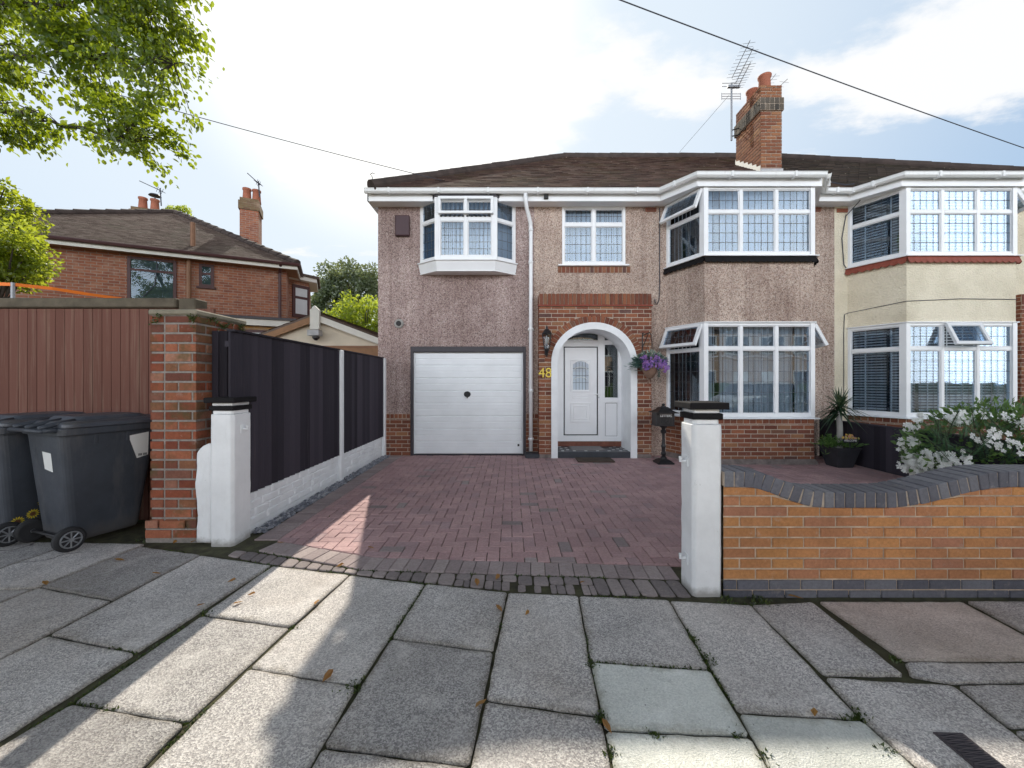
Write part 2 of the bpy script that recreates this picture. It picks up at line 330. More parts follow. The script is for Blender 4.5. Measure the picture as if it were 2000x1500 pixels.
    def leaf(s, p, d, nrm, L, W, mi=0, rnd=None):
        d = d.normalized(); w = d.cross(nrm)
        if w.length < 1e-3: w = Vector((1, 0, 0))
        w.normalize(); nn = w.cross(d)
        s.add([p, p+d*L*.45+w*W*.5+nn*L*.06, p+d*L, p+d*L*.45-w*W*.5+nn*L*.06], [(0, 1, 2), (0, 2, 3)], mi, rnd)
    def build(s, name, mats, parent=None, local=False, smooth=False, bevel=0, kind=None, segs=1):
        me = bpy.data.meshes.new(name)
        if parent is not None: off = Vector((0, 0, 0)) if local else BASE[parent.name]
        else:
            xs = [v[0] for v in s.v]; ys = [v[1] for v in s.v]; zs = [v[2] for v in s.v]
            off = Vector(((min(xs)+max(xs))/2, (min(ys)+max(ys))/2, min(zs))) if not local else Vector((0, 0, 0))
        me.from_pydata([(v[0]-off.x, v[1]-off.y, v[2]-off.z) for v in s.v], [], s.f)
        for m in (mats if isinstance(mats, (list, tuple)) else [mats]): me.materials.append(M[m])
        me.polygons.foreach_set('material_index', s.mi)
        if smooth: me.polygons.foreach_set('use_smooth', [True]*len(s.f))
        a = me.attributes.new('rnd', 'FLOAT', 'POINT'); a.data.foreach_set('value', s.r)
        if s.e:
            a = me.attributes.new('edge', 'FLOAT', 'POINT'); a.data.foreach_set('value', [s.e.get(i, 0.) for i in range(len(s.v))])
        me.update()
        o = bpy.data.objects.new(name, me); COL.objects.link(o)
        if parent is not None:
            o.parent = parent; BASE[o.name] = Vector((0, 0, 0)) if local else off
        else:
            o.location = off; BASE[o.name] = off
        if bevel:
            b = o.modifiers.new('b', 'BEVEL'); b.width = bevel; b.segments = segs; b.limit_method = 'ANGLE'; b.angle_limit = math.radians(40)
        if kind: o['kind'] = kind
        return o
def tag(o, label, cat, group=None):
    o['label'] = label; o['category'] = cat
    if group: o['group'] = group
    return o
def thing(name, label, cat, loc=(0, 0, 0), rz=0, group=None):
    o = bpy.data.objects.new(name, None); COL.objects.link(o); o.location = loc; o.rotation_euler = (0, 0, rz); o.empty_display_size = .2
    BASE[o.name] = Vector(loc); return tag(o, label, cat, group)
def rvec():
    while True:
        v = Vector((R.uniform(-1, 1), R.uniform(-1, 1), R.uniform(-1, 1)))
        if .05 < v.length < 1: return v.normalized()
def brickface(mb, o, u, n, w, z0, z1, L=.225, H=.075, j=.0125, d=.006, mi=0, cut=None, phase=0., zc=None, mode='stretch', seed=0):
    """bricks standing d proud of a mortar core, on a wall frame"""
    rr = random.Random(seed+17); row = 0; z = z0
    while z < z1-.012:
        zt = min(z+H, z1); off = (phase+(.5*L if row % 2 else 0)) % L
        a = -off; k = row
        while a < w:
            l = L
            if mode == 'flem':
                l = L if k % 2 else L*.5
            a0 = max(a, 0); a1 = min(a+l, w); a += l; k += 1
            if a1-a0 < .02: continue
            spans = [(a0+j/2 if a0 > 0 else a0, a1-j/2 if a1 < w else a1)]
            if cut:
                c0, c1 = cut((z+zt)/2)
                if c0 is not None:
                    ns = []
                    for b0, b1 in spans:
                        if b0 < c0: ns.append((b0, min(b1, c0)))
                        if b1 > c1: ns.append((max(b0, c1), b1))
                    spans = [q for q in ns if q[1]-q[0] > .015]
            for b0, b1 in spans:
                dd = d+rr.uniform(-.002, .002); zz0 = z+j/2+rr.uniform(-.0015, .0015); zz1 = zt-j/2
                if zc:
                    t0, t1 = min(zz1, zc(b0)), min(zz1, zc(b1))
                    if max(t0, t1) < zz0+.012: continue
                    t0 = max(t0, zz0+.004); t1 = max(t1, zz0+.004)
                else: t0 = t1 = zz1
                def p(A, Z, D): return (o[0]+u[0]*A+n[0]*D, o[1]+u[1]*A+n[1]*D, Z)
                e = .003
                vs = [p(b0, zz0, 0), p(b1, zz0, 0), p(b1, t1, 0), p(b0, t0, 0), p(b0+e, zz0+e, dd), p(b1-e, zz0+e, dd), p(b1-e, t1-e, dd), p(b0+e, t0-e, dd)]
                mb.add(vs, [(4, 5, 6, 7), (0, 1, 5, 4), (1, 2, 6, 5), (2, 3, 7, 6), (3, 0, 4, 7)], mi, rr.random())
        z += H; row += 1
def soldier(mb, o, u, n, w, z0, z1, L=.075, j=.014, d=.007, mi=0, seed=0):
    rr = random.Random(seed+5); k = max(1, round(w/L)); L = w/k
    for i in range(k): mb.ob(o, u, n, i*L+j/2, (i+1)*L-j/2, z0+j/2, z1-j/2, 0, d+rr.uniform(-.002, .002), mi, rr.random())
UX = (1, 0); NF = (0, -1)
# ================================================================== SETTING
W, BF = 7.35, 6.6                       # house wall plane, bay front plane
mb = MB(); mb.quad((-400, -400, -.06), (400, -400, -.06), (400, 400, -.06), (-400, 400, -.06))
mb.build('ground', 'ground', local=True, kind='structure')
mb = MB(); mb.box(-60, 60, -7.2, -.72, -.3, -.10); mb.build('road', 'asphalt', local=True, kind='structure')
mb = MB()
x = -14.
while x < 14: mb.box(x+.004, x+.9, -.72, -.57, -.25, .005); x += .905
mb.build('kerb', 'kerb', local=True, kind='structure', bevel=.012)
# paving slabs: joints traced on the ground
def line(pts):
    q = [G(*p) for p in pts]
    def f(Y):
        for i in range(len(q)-1):
            if Y >= q[i+1].y or i == len(q)-2:
                t = (Y-q[i].y)/(q[i+1].y-q[i].y); return q[i].x+(q[i+1].x-q[i].x)*t
    return f
def YG(py): return CH*F/(py-HZ)
la = line([(276, 1066), (76, 1146)])
lb = line([(392, 1084), (220, 1172), (80, 1248), (0, 1288)])
lc = line([(532, 1104), (394, 1200), (264, 1276), (140, 1372), (0, 1456)])
ld = line([(684, 1122), (568, 1224), (486, 1304), (356, 1420), (286, 1492)])
le = line([(832, 1140), (764, 1246), (690, 1352), (605, 1500)])
lf = line([(992, 1156), (964, 1274), (948, 1364), (920, 1492)])
lg = line([(1130, 1162), (1150, 1280), (1172, 1392), (1196, 1496)])
lh = line([(1306, 1170), (1364, 1272), (1432, 1376), (1500, 1496)])
li = line([(1466, 1178), (1608, 1318), (1680, 1400), (1788, 1496)])
cols = [(la, lb, [(1067, 1083), (1146, 1172)], .62), (lb, lc, [(1084, 1104), (1240, 1274)], .8),
        (lc, ld, [(1104, 1122), (1200, 1224), (1372, 1412)], .6), (ld, le, [(1122, 1140), (1304, 1340)], .8),
        (le, lf, [(1140, 1156), (1246, 1272), (1458, 1496)], .7), (lf, lg, [(1156, 1162), (1366, 1398)], .85),
        (lg, lh, [(1162, 1170), (1292, 1308), (1424, 1438)], .5), (lh, li, [(1171, 1179), (1390, 1404)], .7)]
for k in range(1, 9):
    cols.append(((lambda Y, k=k: la(Y)-.64*k), (lambda Y, k=k: la(Y)-.64*(k-1)), [(1062-k*3, 1065-k*3), (1130+R.uniform(0, 40), 1130+R.uniform(0, 40))], .8))
mb = MB(); mb.box(-14, 14, -.57, 3.9, -.3, -.014, 3)
moss_lines = []
def slabpoly(pts, mi, rnd):
    n = len(pts); c = sum((Vector(p) for p in pts), Vector((0, 0)))/n
    q = []
    for i in range(n):
        p = Vector(pts[i]); a = (Vector(pts[i-1])-p).normalized(); b = (Vector(pts[(i+1) % n])-p).normalized()
        q.append(p+(a+b)*.0052)
    # outline with slight raggedness
    out = []
    for i in range(n):
        a, b = q[i], q[(i+1) % n]; m = max(2, int((b-a).length/.07)); t = (b-a).normalized(); nn = Vector((-t.y, t.x))
        for k in range(m):
            f = k/m
            if k == 0: out.append(a+t*.012)
            else: out.append(a+(b-a)*f+nn*R.uniform(-.0035, .0035))
        out.append(b-t*.012)
    tz = R.uniform(-.003, .003); tx = R.uniform(-.004, .004); ty = R.uniform(-.004, .004)
    def ringat(k, dz):
        res = []
        for p in out:
            v = c-p; L_ = v.length; q_ = p+v*min(.5, k/L_); res.append((q_.x, q_.y, tz+(q_.x-c.x)*tx+(q_.y-c.y)*ty+dz))
        return res
    n = len(out); lo = [(p.x, p.y, -.012) for p in out]; base_ = len(mb.v)
    rings = [lo, ringat(0, -.005), ringat(.006, -.0015), ringat(.016, 0), ringat(.075, 0)]
    fs = [tuple(range(4*n, 5*n))]
    for k in range(4): fs += [(k*n+i, k*n+(i+1) % n, (k+1)*n+(i+1) % n, (k+1)*n+i) for i in range(n)]
    mb.add([p for r_ in rings for p in r_], fs, mi, rnd)
    for k, e_ in enumerate((0., 0., .1, .3, 1.)):
        for i in range(n): mb.e[base_+k*n+i] = e_
for ci, (l, r, cuts, step) in enumerate(cols):
    ys = [(YG(a), YG(b)) for a, b in cuts]
    while ys[-1][0] > -.3:
        ys.append((ys[-1][0]-step, ys[-1][1]-step))
    ys[-1] = (-.56, -.56)
    for k in range(len(ys)-1):
        (a0, b0), (a1, b1) = ys[k], ys[k+1]
        if a0-a1 < .05: continue
        mi = 0; rnd = R.random()
        if ci == 6 and k in (1, 2): mi = 1; rnd = .85
        if ci == 7 and k == 1: mi = 1; rnd = .6
        if ci == 1 and k == 1: rnd = .98
        if ci == 8 and k == 0: rnd = .95
        slabpoly([(l(a1), a1), (r(b1), b1), (r(b0), b0), (l(a0), a0)], mi, rnd)
        moss_lines.append(((l(a1), a1), (l(a0), a0), ci)); moss_lines.append(((l(a0), a0), (r(b0), b0), ci))
for pts, mi in (([(1466, 1180), (1586, 1174), (1770, 1320), (1608, 1318)], 0), ([(1596, 1173), (1878, 1173), (2100, 1290), (1764, 1290)], 2),
                ([(1764, 1292), (2105, 1292), (2165, 1327), (1864, 1334), (1776, 1320)], 0), ([(1608, 1320), (1862, 1336), (2080, 1508), (1802, 1508), (1682, 1402)], 0),
                ([(1866, 1336), (2160, 1330), (2330, 1422), (1970, 1421)], 0), ([(1974, 1424), (2340, 1424), (2560, 1510), (2086, 1510)], 0),
                ([(1884, 1173), (2200, 1173), (2500, 1290), (2106, 1290)], 0), ([(2206, 1173), (2700, 1173), (3100, 1290), (2508, 1290)], 0),
                ([(2112, 1293), (2600, 1293), (2900, 1420), (2340, 1422)], 0)):
    q = [tuple(G(*p)) for p in reversed(pts)]; slabpoly(q, mi, R.uniform(.3, .9))
yb = YG(1511)
for k in range(8):
    xa = li(yb)+.012+k*.75
    for yy in ((yb, .55), (.55, -.1), (-.1, -.56)): slabpoly([(xa, yy[1]), (xa+.75, yy[1]), (xa+.75, yy[0]), (xa, yy[0])], 0, R.random())
mb.build('pavement', ['slab', 'slab_light', 'slab_pink', 'soil'], local=True, kind='structure')
# iron water cover let into a slab
mb = MB(); c = [G(1822, 1432), G(1880, 1434), G(1975, 1510), G(1915, 1510)]
mb.add([(p.x, p.y, .0055) for p in c]+[(p.x, p.y, -.01) for p in c], [(3, 2, 1, 0), (0, 1, 5, 4), (1, 2, 6, 5), (2, 3, 7, 6), (3, 0, 4, 7)])
ctr = sum(c, Vector((0, 0)))/4
for i in range(9):
    for sgn in (0, 1):
        t = (i+.5)/9; a = c[0].lerp(c[3], t); b = c[1].lerp(c[2], min(.97, max(.03, t+(.12 if sgn else -.12))))
        d = (b-a).normalized(); nn = Vector((-d.y, d.x))*.002; a = a.lerp(b, .06); b = a.lerp(b, .93)
        mb.add([(a.x+nn.x, a.y+nn.y, .0065), (a.x-nn.x, a.y-nn.y, .0065), (b.x-nn.x, b.y-nn.y, .0065), (b.x+nn.x, b.y+nn.y, .0065), (a.x, a.y, .010), (b.x, b.y, .010)],
               [(0, 1, 4), (1, 2, 5, 4), (2, 3, 5), (3, 0, 4, 5)])
tag(mb.build('water_cover', 'drain'), 'small rusty iron access cover with lattice tread set in pavement slab', 'drain cover')
# ------------------------------------------------------------------ driveway of block pavers
def clip(poly, a, b, c):
    """keep a*x+b*y>=c"""
    out = []
    for i in range(len(poly)):
        p, q = poly[i-1], poly[i]; fp = a*p[0]+b*p[1]-c; fq = a*q[0]+b*q[1]-c
        if (fp >= 0) != (fq >= 0):
            t = fp/(fp-fq); out.append((p[0]+(q[0]-p[0])*t, p[1]+(q[1]-p[1])*t))
        if fq >= 0: out.append(q)
    return out
mb = MB(); mb.box(-2.42, 5.9, 3.9, W+.1, -.3, -.014, 2)
def paver(poly, mi, rnd=None):
    if len(poly) < 3: return
    A = abs(sum(poly[i-1][0]*poly[i][1]-poly[i][0]*poly[i-1][1] for i in range(len(poly))))/2
    if A < .0012: return
    c = (sum(p[0] for p in poly)/len(poly), sum(p[1] for p in poly)/len(poly))
    z = R.uniform(-.002, .002)+.004*noise.noise(Vector((c[0]*1.5, c[1]*1.5, 0)))
    n = len(poly)
    if sum(poly[i-1][0]*poly[i][1]-poly[i][0]*poly[i-1][1] for i in range(n)) < 0: poly = poly[::-1]
    def sh(e): return [(p[0]+(c[0]-p[0])*min(.4, e/max(.02, math.hypot(p[0]-c[0], p[1]-c[1]))), p[1]+(c[1]-p[1])*min(.4, e/max(.02, math.hypot(p[0]-c[0], p[1]-c[1])))) for p in poly]
    a = sh(.0045); b = sh(.010)
    vs = [(p[0], p[1], -.012) for p in a]+[(p[0], p[1], z-.004) for p in a]+[(p[0], p[1], z) for p in b]
    fs = [tuple(range(2*n, 3*n))]
    for k in (0, n):
        fs += [(k+i, k+(i+1) % n, k+n+(i+1) % n, k+n+i) for i in range(n)]
    mb.add(vs, fs, mi, rnd)
D1 = [(-2.36, 3.30), (-1.14, 2.90), (1.21, 2.757)]
l1 = (.334, 1., 2.90-.334*1.14); l2 = (.0609, 1., 2.757+.0609*1.21)
def herr(poly):
    p = clip(poly, 1, 0, -2.07); p = clip(p, -1, 0, -5.76) if p else p
    for l in (l1, l2):
        if p: p = clip(p, l[0], l[1], l[2]+.205*math.hypot(l[0], 1))
    if p: p = clip(p, 0, -1, -(W+.02))
    return p
L, w_ = .2, .1
for i in range(-60, 90):
    for j in range(-10, 60):
        # 90-degree herringbone: cells on a unit lattice of width w_
        k = (i-j) % 4
        x0, y0 = -2.2+i*w_, 2.5+j*w_
        if k == 0: poly = [(x0, y0), (x0+L, y0), (x0+L, y0+w_), (x0, y0+w_)]
        elif k == 3: poly = [(x0, y0), (x0+w_, y0), (x0+w_, y0+L), (x0, y0+L)]
        else: continue
        if x0 < -2.5 or x0 > 5.9 or y0 < 2.5 or y0 > W+.1: continue
        if x0 > 1.45 and y0 < 2.8: continue
        p = herr(poly)
        if p: paver(p, 0 if R.random() > .02 else 1)
def along(p, q, wd, n, mi=1):
    p, q = Vector(p), Vector(q); t = (q-p)/n; nn = Vector((-t.y, t.x)).normalized()*wd
    for i in range(n):
        a = p+t*i; b = p+t*(i+1); paver([tuple(a), tuple(b), tuple(b+nn), tuple(a+nn)], mi)
along((-2.10, 3.22), (-1.14, 2.903), .2, 9); along((-1.13, 2.90), (1.19, 2.759), .2, 22)
y = 3.45
while y < W-.1: paver([(-2.29, y), (-2.07, y), (-2.07, y+.1), (-2.29, y+.1)], 1); y += .1
mb.build('driveway', ['paver', 'paver_grey', 'soil'], local=True, kind='structure')
# worn setts between drive and slabs
mb = MB()
top = [(-2.4, 3.26), (-2.10, 3.20), (-1.14, 2.89), (1.25, 2.745)]; bot = [(-2.5, 3.21), (-1.84, 2.97), (-1.18, 2.845), (-.6, 2.71), (-.03, 2.61), (.437, 2.565), (1.16, 2.525)]
def pl(q, x):
    for i in range(len(q)-1):
        if x <= q[i+1][0] or i == len(q)-2: return q[i][1]+(q[i+1][1]-q[i][1])*(x-q[i][0])/(q[i+1][0]-q[i][0])
def stone(poly, z):
    c = Vector((sum(p[0] for p in poly)/len(poly), sum(p[1] for p in poly)/len(poly))); n = 12; vs = []
    pts = []
    for k in range(n):     # rounded polygon by sampling around the outline
        t = k/n*len(poly); i = int(t); f = t-i; a = Vector(poly[i]); b = Vector(poly[(i+1) % len(poly)]); p = a.lerp(b, f)
        v = p-c; pts.append(c+v*(.93 if .2 < f < .8 else .84)*R.uniform(.94, 1.02))
    vs = [(p.x, p.y, -.012) for p in pts]+[(p.x, p.y, z-.003) for p in pts]+[(c.x+(p.x-c.x)*.86, c.y+(p.y-c.y)*.86, z) for p in pts]
    mb.add(vs, [tuple(range(2*n, 3*n))]+[(k+i, k+(i+1) % n, k+n+(i+1) % n, k+n+i) for k in (0, n) for i in range(n)])
x = -2.3
while x < 1.14:
    wd = R.uniform(.09, .125); t0, t1 = pl(top, x), pl(top, x+wd); b0, b1 = pl(bot, x), pl(bot, x+wd)
    if t0-b0 > .03:
        if -.45 < x < .6 and R.random() < .65:
            f = R.uniform(.4, .65); m0, m1 = b0+(t0-b0)*f, b1+(t1-b1)*f
            stone([(x, m0), (x+wd, m1), (x+wd, t1), (x, t0)], -.001)
            h = x+wd*R.uniform(.4, .6); stone([(x, b0), (h, b0), (h, m0), (x, m0)], -.003)
            if R.random() < .7: stone([(h, b0), (x+wd, b1), (x+wd, m1), (h, m0)], -.004)
        else: stone([(x, b0), (x+wd, b1), (x+wd, t1), (x, t0)], 0)
    x += wd
mb.build('sett_strip', 'sett', local=True, kind='structure')
# moss and weeds in joints
mb = MB()
def tuft(x, y, s, n, k=1.):
    for _ in range(n):
        p = Vector((x+R.gauss(0, s), y+R.gauss(0, s), -.012)); d = Vector((R.uniform(-1, 1), R.uniform(-1, 1), R.uniform(.5, 1.2)))
        mb.leaf(p, d, rvec(), R.uniform(.010, .024)*k, R.uniform(.006, .012)*k)
for (a, b, ci) in moss_lines:
    if max(a[1], b[1]) < .9: continue
    a, b = Vector(a), Vector(b); Ln = (b-a).length; k = int(Ln/.008)
    for i in range(k):
        p = a.lerp(b, (i+R.random())/k)
        m = noise.noise(Vector((p.x*2.3, p.y*2.3, 3.1)))
        if m > (.30 if ci < 8 else .4) - (.30 if ci in (6, 7) else (.12 if ci in (2, 3, 5) else 0)): tuft(p.x, p.y, .007, 3)
for px, py, s, n in ((690, 1340, .035, 110), (1385, 1290, .035, 90), (1725, 1462, .02, 50), (575, 1225, .015, 40), (400, 1198, .02, 60), (1500, 1480, .02, 60), (1195, 1470, .02, 60), (1352, 1245, .015, 40), (1745, 1285, .015, 30), (1420, 1165, .03, 60), (1680, 1398, .025, 90), (1160, 1300, .02, 90), (1275, 1435, .02, 50), (1437, 1434, .02, 40), (1490, 1175, .05, 120), (1175, 1400, .025, 100)):
    g = G(px, py); tuft(g.x, g.y, s*.7, int(n*.8), 1.25)
for _ in range(900):
    x = R.uniform(-3.35, -2.75); y = R.uniform(3.28, 4.0); tuft(x, y, .02, 3) if noise.noise(Vector((x*4, y*4, 0))) > -.1 and y > 3.42 and (x < -3.2) else None
for _ in range(500):
    t = R.random(); x = -2.1+3.3*t; y = pl(top, x)+R.uniform(-.01, .01)
    if noise.noise(Vector((x*3, 7, 0))) > 0: tuft(x, y, .006, 2)
for _ in range(420):
    x, y = R.uniform(-2.0, 1.2), R.uniform(2.95, 5.2)
    gx = round((x+2.2)/.1)*.1-2.2
    if noise.noise(Vector((x*1.3, y*1.3, 5))) > .05: tuft(gx, y, .004, 2)
mb.build('moss', 'moss', local=True, kind='stuff')
# gravel strip beside the fence
mb = MB()
for _ in range(1500):
    y = R.uniform(3.6, W-.05); x = R.uniform(-2.40, -2.28); s = R.uniform(.012, .028); c = Vector((x, y, R.uniform(-.008, .02)))
    vs = [c+Vector((math.cos(a)*s*R.uniform(.7, 1.2), math.sin(a)*s*R.uniform(.7, 1.2), R.uniform(-.3, .3)*s)) for a in (0, 1.26, 2.5, 3.77, 5.0)]+[c+Vector((0, 0, s*.7))]
    mb.add(vs, [(i, (i+1) % 5, 5) for i in range(5)])
mb.build('gravel', 'gravel', local=True, kind='stuff')
# fallen leaves
for k, (px, py, s) in enumerate([(238, 1096, 1.2), (90, 1143, 1.), (310, 1122, .8), (470, 1178, .7), (397, 1182, .6), (620, 1176, .9), (635, 1330, 1.), (660, 1108, .8), (728, 1072, .8), (932, 1143, 1.1), (978, 1194, 1.), (945, 1373, .9), (552, 1061, .7), (380, 1058, .9), (340, 1062, .8), (1190, 1430, .9), (1562, 1170, 1.2), (1590, 1390, .8), (970, 1132, .9), (1140, 1138, .7), (448, 1138, .7), (1028, 1202, .6), (487, 1164, .6)]):
    g = G(px, py); mb = MB(); a = R.uniform(0, 6.28); d = Vector((math.cos(a), math.sin(a), .12)); s *= .058
    p = Vector((g.x, g.y, .007)); w2 = Vector((-d.y, d.x, 0))
    pts = [p, p+d*s*.3+w2*s*.28+Vector((0, 0, .008)), p+d*s*.7+w2*s*.2+Vector((0, 0, .012)), p+d*s, p+d*s*.7-w2*s*.2+Vector((0, 0, .005)), p+d*s*.3-w2*s*.28+Vector((0, 0, .002)), p-d*s*.35+Vector((0, 0, .003))]
    mb.add(pts, [(0, 1, 2), (0, 2, 3), (0, 3, 4), (0, 4, 5), (6, 1, 0), (6, 0, 5)])
    tag(mb.build('fallen_leaf', 'dead_leaf'), 'small dry orange-brown leaf fallen on the paving', 'leaf', 'fallen leaves scattered on the paving')
# ================================================================== PINK HOUSE
house = thing('pebbledash_house', 'semi-detached house with pinkish brown pebbledash, white garage door, arched porch and number 48', 'house', (1.8, W, 0))
def wallholes(mb, x0, x1, z0, z1, holes, y, dep=.25, mi=0):
    xs = sorted({x0, x1, *[h[0] for h in holes], *[h[1] for h in holes]}); zs = sorted({z0, z1, *[h[2] for h in holes], *[h[3] for h in holes]})
    for i in range(len(xs)-1):
        for k in range(len(zs)-1):
            cx, cz = (xs[i]+xs[i+1])/2, (zs[k]+zs[k+1])/2
            if any(h[0] < cx < h[1] and h[2] < cz < h[3] for h in holes): continue
            mb.quad((xs[i], y, zs[k]), (xs[i+1], y, zs[k]), (xs[i+1], y, zs[k+1]), (xs[i], y, zs[k+1]), mi, .5)
    for a, b, c, d in holes:
        for q in (((a, c), (a, d)), ((b, d), (b, c)), ((a, d), (b, d)), ((b, c), (a, c)))[:3 if c <= z0 else 4]:
            (p0, p1) = q; mb.quad((p0[0], y, p0[1]), (p1[0], y, p1[1]), (p1[0], y+dep, p1[1]), (p0[0], y+dep, p0[1]), mi, .5)
PX0, PX1 = -2.53, 6.09
GAR = (-1.915, .262, 0, 2.06); POR = (.62, 2.40, 0, 2.62); MIDW = (.945, 2.14, 3.59, 4.70)
mb = MB(); wallholes(mb, PX0, .42, .79, 4.75, [(-1.915, .262, .79, 2.06), (-1.72, .06, 3.55, 4.75)], W)
mb.quad((PX0, 15, 0), (PX0, W, 0), (PX0, W, 4.75), (PX0, 15, 4.75)); mb.quad((PX0, 15, 0), (PX0, 15, 4.75), (PX1, 15, 4.75), (PX1, 15, 0))
mb.build('garage_wing_wall', 'pebble_dark', house)
mb = MB(); wallholes(mb, .42, PX1, 0, 4.75, [POR, MIDW, (3.0, 5.38, .5, 4.6)], W); mb.build('wall', 'pebble', house)
# plinth left/right of the garage
for a, b in ((PX0, -1.92), (.265, .50)):
    mb = MB(); mb.box(a, b, W-.002, W+.1, 0, .79, 1)
    brickface(mb, (a, W-.002), UX, NF, b-a, 0, .70, seed=int(a*10)); soldier(mb, (a, W-.002), UX, NF, b-a, .70, .79, seed=3); mb.build('brick_plinth', ['brick_house', 'mortar'], house)
# ---- porch
PY = 7.12; pa0, pa1 = .497, 2.548; ac, aw, az, ah = 1.499, .665, 1.755, .60
mb = MB()
def arch_half(z, a, b):
    if z < az: return a
    t = (z-az)/b
    return a*math.sqrt(max(0, 1-t*t)) if t < 1 else None
ro, rho = aw+.117, ah+.125                    # white band outer
rv, rhv = ro+.12, rho+.12                     # brick ring outer
def pcut(z):
    h = arch_half(z, ro+.0, rho) if z < az else arch_half(z, rv, rhv)
    return (None, None) if h is None else (ac-h-pa0, ac+h-pa0)
brickface(mb, (pa0, PY), UX, NF, pa1-pa0, 0.02, 2.775, cut=pcut, seed=4, mode='stretch')
soldier(mb, (pa0, PY), UX, NF, pa1-pa0, 2.80, 3.01, seed=9, d=.016)
# ring of voussoirs
nv = 33
for i in range(nv):
    t0 = math.pi*(i+.09)/nv; t1 = math.pi*(i+.91)/nv
    q = [(ac+A*math.cos(t), az+B*math.sin(t)) for t, A, B in ((t0, ro, rho), (t0, rv, rhv), (t1, rv, rhv), (t1, ro, rho))]
    vs = [(x, PY, z) for x, z in q]+[(x, PY-.014, z) for x, z in q]
    mb.add(vs, [(4, 7, 6, 5), (0, 1, 5, 4), (1, 2, 6, 5), (2, 3, 7, 6), (3, 0, 4, 7)])
# mortar core around the opening
def archpts(a, b, n=28): return [(ac+a*math.cos(math.pi*i/n), az+b*math.sin(math.pi*i/n)) for i in range(n+1)]
pts = archpts(ro-.01, rho-.01)
for i in range(len(pts)-1):
    (xa, za), (xb, zb) = pts[i], pts[i+1]; mb.quad((xa, PY, za), (xa, PY, 3.0), (xb, PY, 3.0), (xb, PY, zb), 1)
for a, b in ((pa0, ac-ro+.01), (ac+ro-.01, pa1)): mb.quad((a, PY, 0), (b, PY, 0), (b, PY, 3.0), (a, PY, 3.0), 1)
mb.quad((pa0, W, 0), (pa0, PY, 0), (pa0, PY, 3.0), (pa0, W, 3.0), 1); mb.quad((pa1, PY, 0), (pa1, W, 0), (pa1, W, 3.0), (pa1, PY, 3.0), 1); mb.quad((pa0, PY, 3.005), (pa1, PY, 3.005), (pa1, W, 3.005), (pa0, W, 3.005), 1)
brickface(mb, (pa0, W), (0, -1), (-1, 0), W-PY, .02, 3.0, seed=2); brickface(mb, (pa1, PY), (0, 1), (1, 0), W-PY, .02, 3.0, seed=2)
mb.build('porch_brickwork', ['brick_house', 'mortar'], house)
mb = MB(); mb.box(pa0-.02, pa1+.02, PY-.04, PY+.1, 2.777, 2.798); mb.build('porch_band', 'red_band', house)
for a, b in ((pa0, ac-ro), (ac+ro, pa1)): mb = MB(); mb.box(a, b, PY-.022, PY-.0, 0, .07); mb.build('porch_footing', 'footing', house, bevel=.01)
# white arch surround and reveal
mb = MB(); inn = [(ac+aw, 0)]+archpts(aw, ah)+[(ac-aw, 0)]; out = [(ac+ro, 0)]+archpts(ro, rho)+[(ac-ro, 0)]
DY = 7.75; fy = PY-.03
for i in range(len(inn)-1):
    a, b, c, d = inn[i], inn[i+1], out[i+1], out[i]
    mb.quad((a[0], fy, a[1]), (b[0], fy, b[1]), (c[0], fy, c[1]), (d[0], fy, d[1]), 0, .5)
    mb.quad((a[0], fy, a[1]), (a[0], DY+.05, a[1]), (b[0], DY+.05, b[1]), (b[0], fy, b[1]), 1, .5)
    mb.quad((d[0], fy, d[1]), (c[0], fy, c[1]), (c[0], PY, c[1]), (d[0], PY, d[1]), 0, .5)
mb.build('porch_arch', ['white_clean', 'white_clean'], house)
# step with tiles
mb = MB(); mb.box(ac-aw, ac+aw, PY-.01, DY+.02, 0, .11, 0)
for i in range(12):
    for k in range(5):
        if (i+k) % 2 == 0 and not (3 <= i <= 8 and k > 0):
            x = ac-aw+.08+i*.108; y = PY+.09+k*.11; mb.box(x, x+.055, y, y+.045, .108, .1125, 1)
mb.build('porch_step', ['step', 'paper'], house, bevel=.006)
# front door assembly at DY
door = MB(); UXY = (1, 0)
def dbox(m, x0, x1, z0, z1, d0, d1, mi=0): m.box(x0, x1, DY-d1, DY-d0, z0, z1, mi, .5)
fr = MB()
for x0, x1, z0, z1 in ((.80, 1.02, .217, 2.5), (1.705, 1.835, .217, 2.5), (2.096, 2.2, .217, 2.5)): dbox(fr, x0, x1, z0, z1, 0, .06)
for x0, x1, z0, z1 in ((1.02, 1.705, .217, .33), (1.835, 2.096, .217, .30), (1.02, 1.705, 2.09, 2.215), (1.835, 2.096, 2.128, 2.215), (1.835, 2.096, .985, 1.08)): dbox(fr, x0, x1, z0, z1, .0, .057)
dbox(fr, 1.835, 2.096, .30, .985, .0, .03, 0)
for x0, x1, z0, z1 in ((1.85, 2.085, .315, .321), (1.85, 2.085, .965, .971), (1.85, 1.855, .315, .971), (2.08, 2.085, .315, .971)): dbox(fr, x0, x1, z0, z1, .028, .0325, 1)
dbox(fr, .8, 2.2, .11, .217, -.0, .03, 2)
doorframe = fr.build('door_frame', ['upvc', 'black', 'riser'], house, bevel=.004)
dl = MB(); dbox(dl, 1.045, 1.68, .352, 2.07, .0, .045)
for x0, x1, z0, z1 in ((1.02, 1.705, .33, .352), (1.02, 1.705, 2.07, 2.09), (1.02, 1.045, .352, 2.07), (1.68, 1.705, .352, 2.07)): dbox(dl, x0, x1, z0, z1, .0, .02, 1)
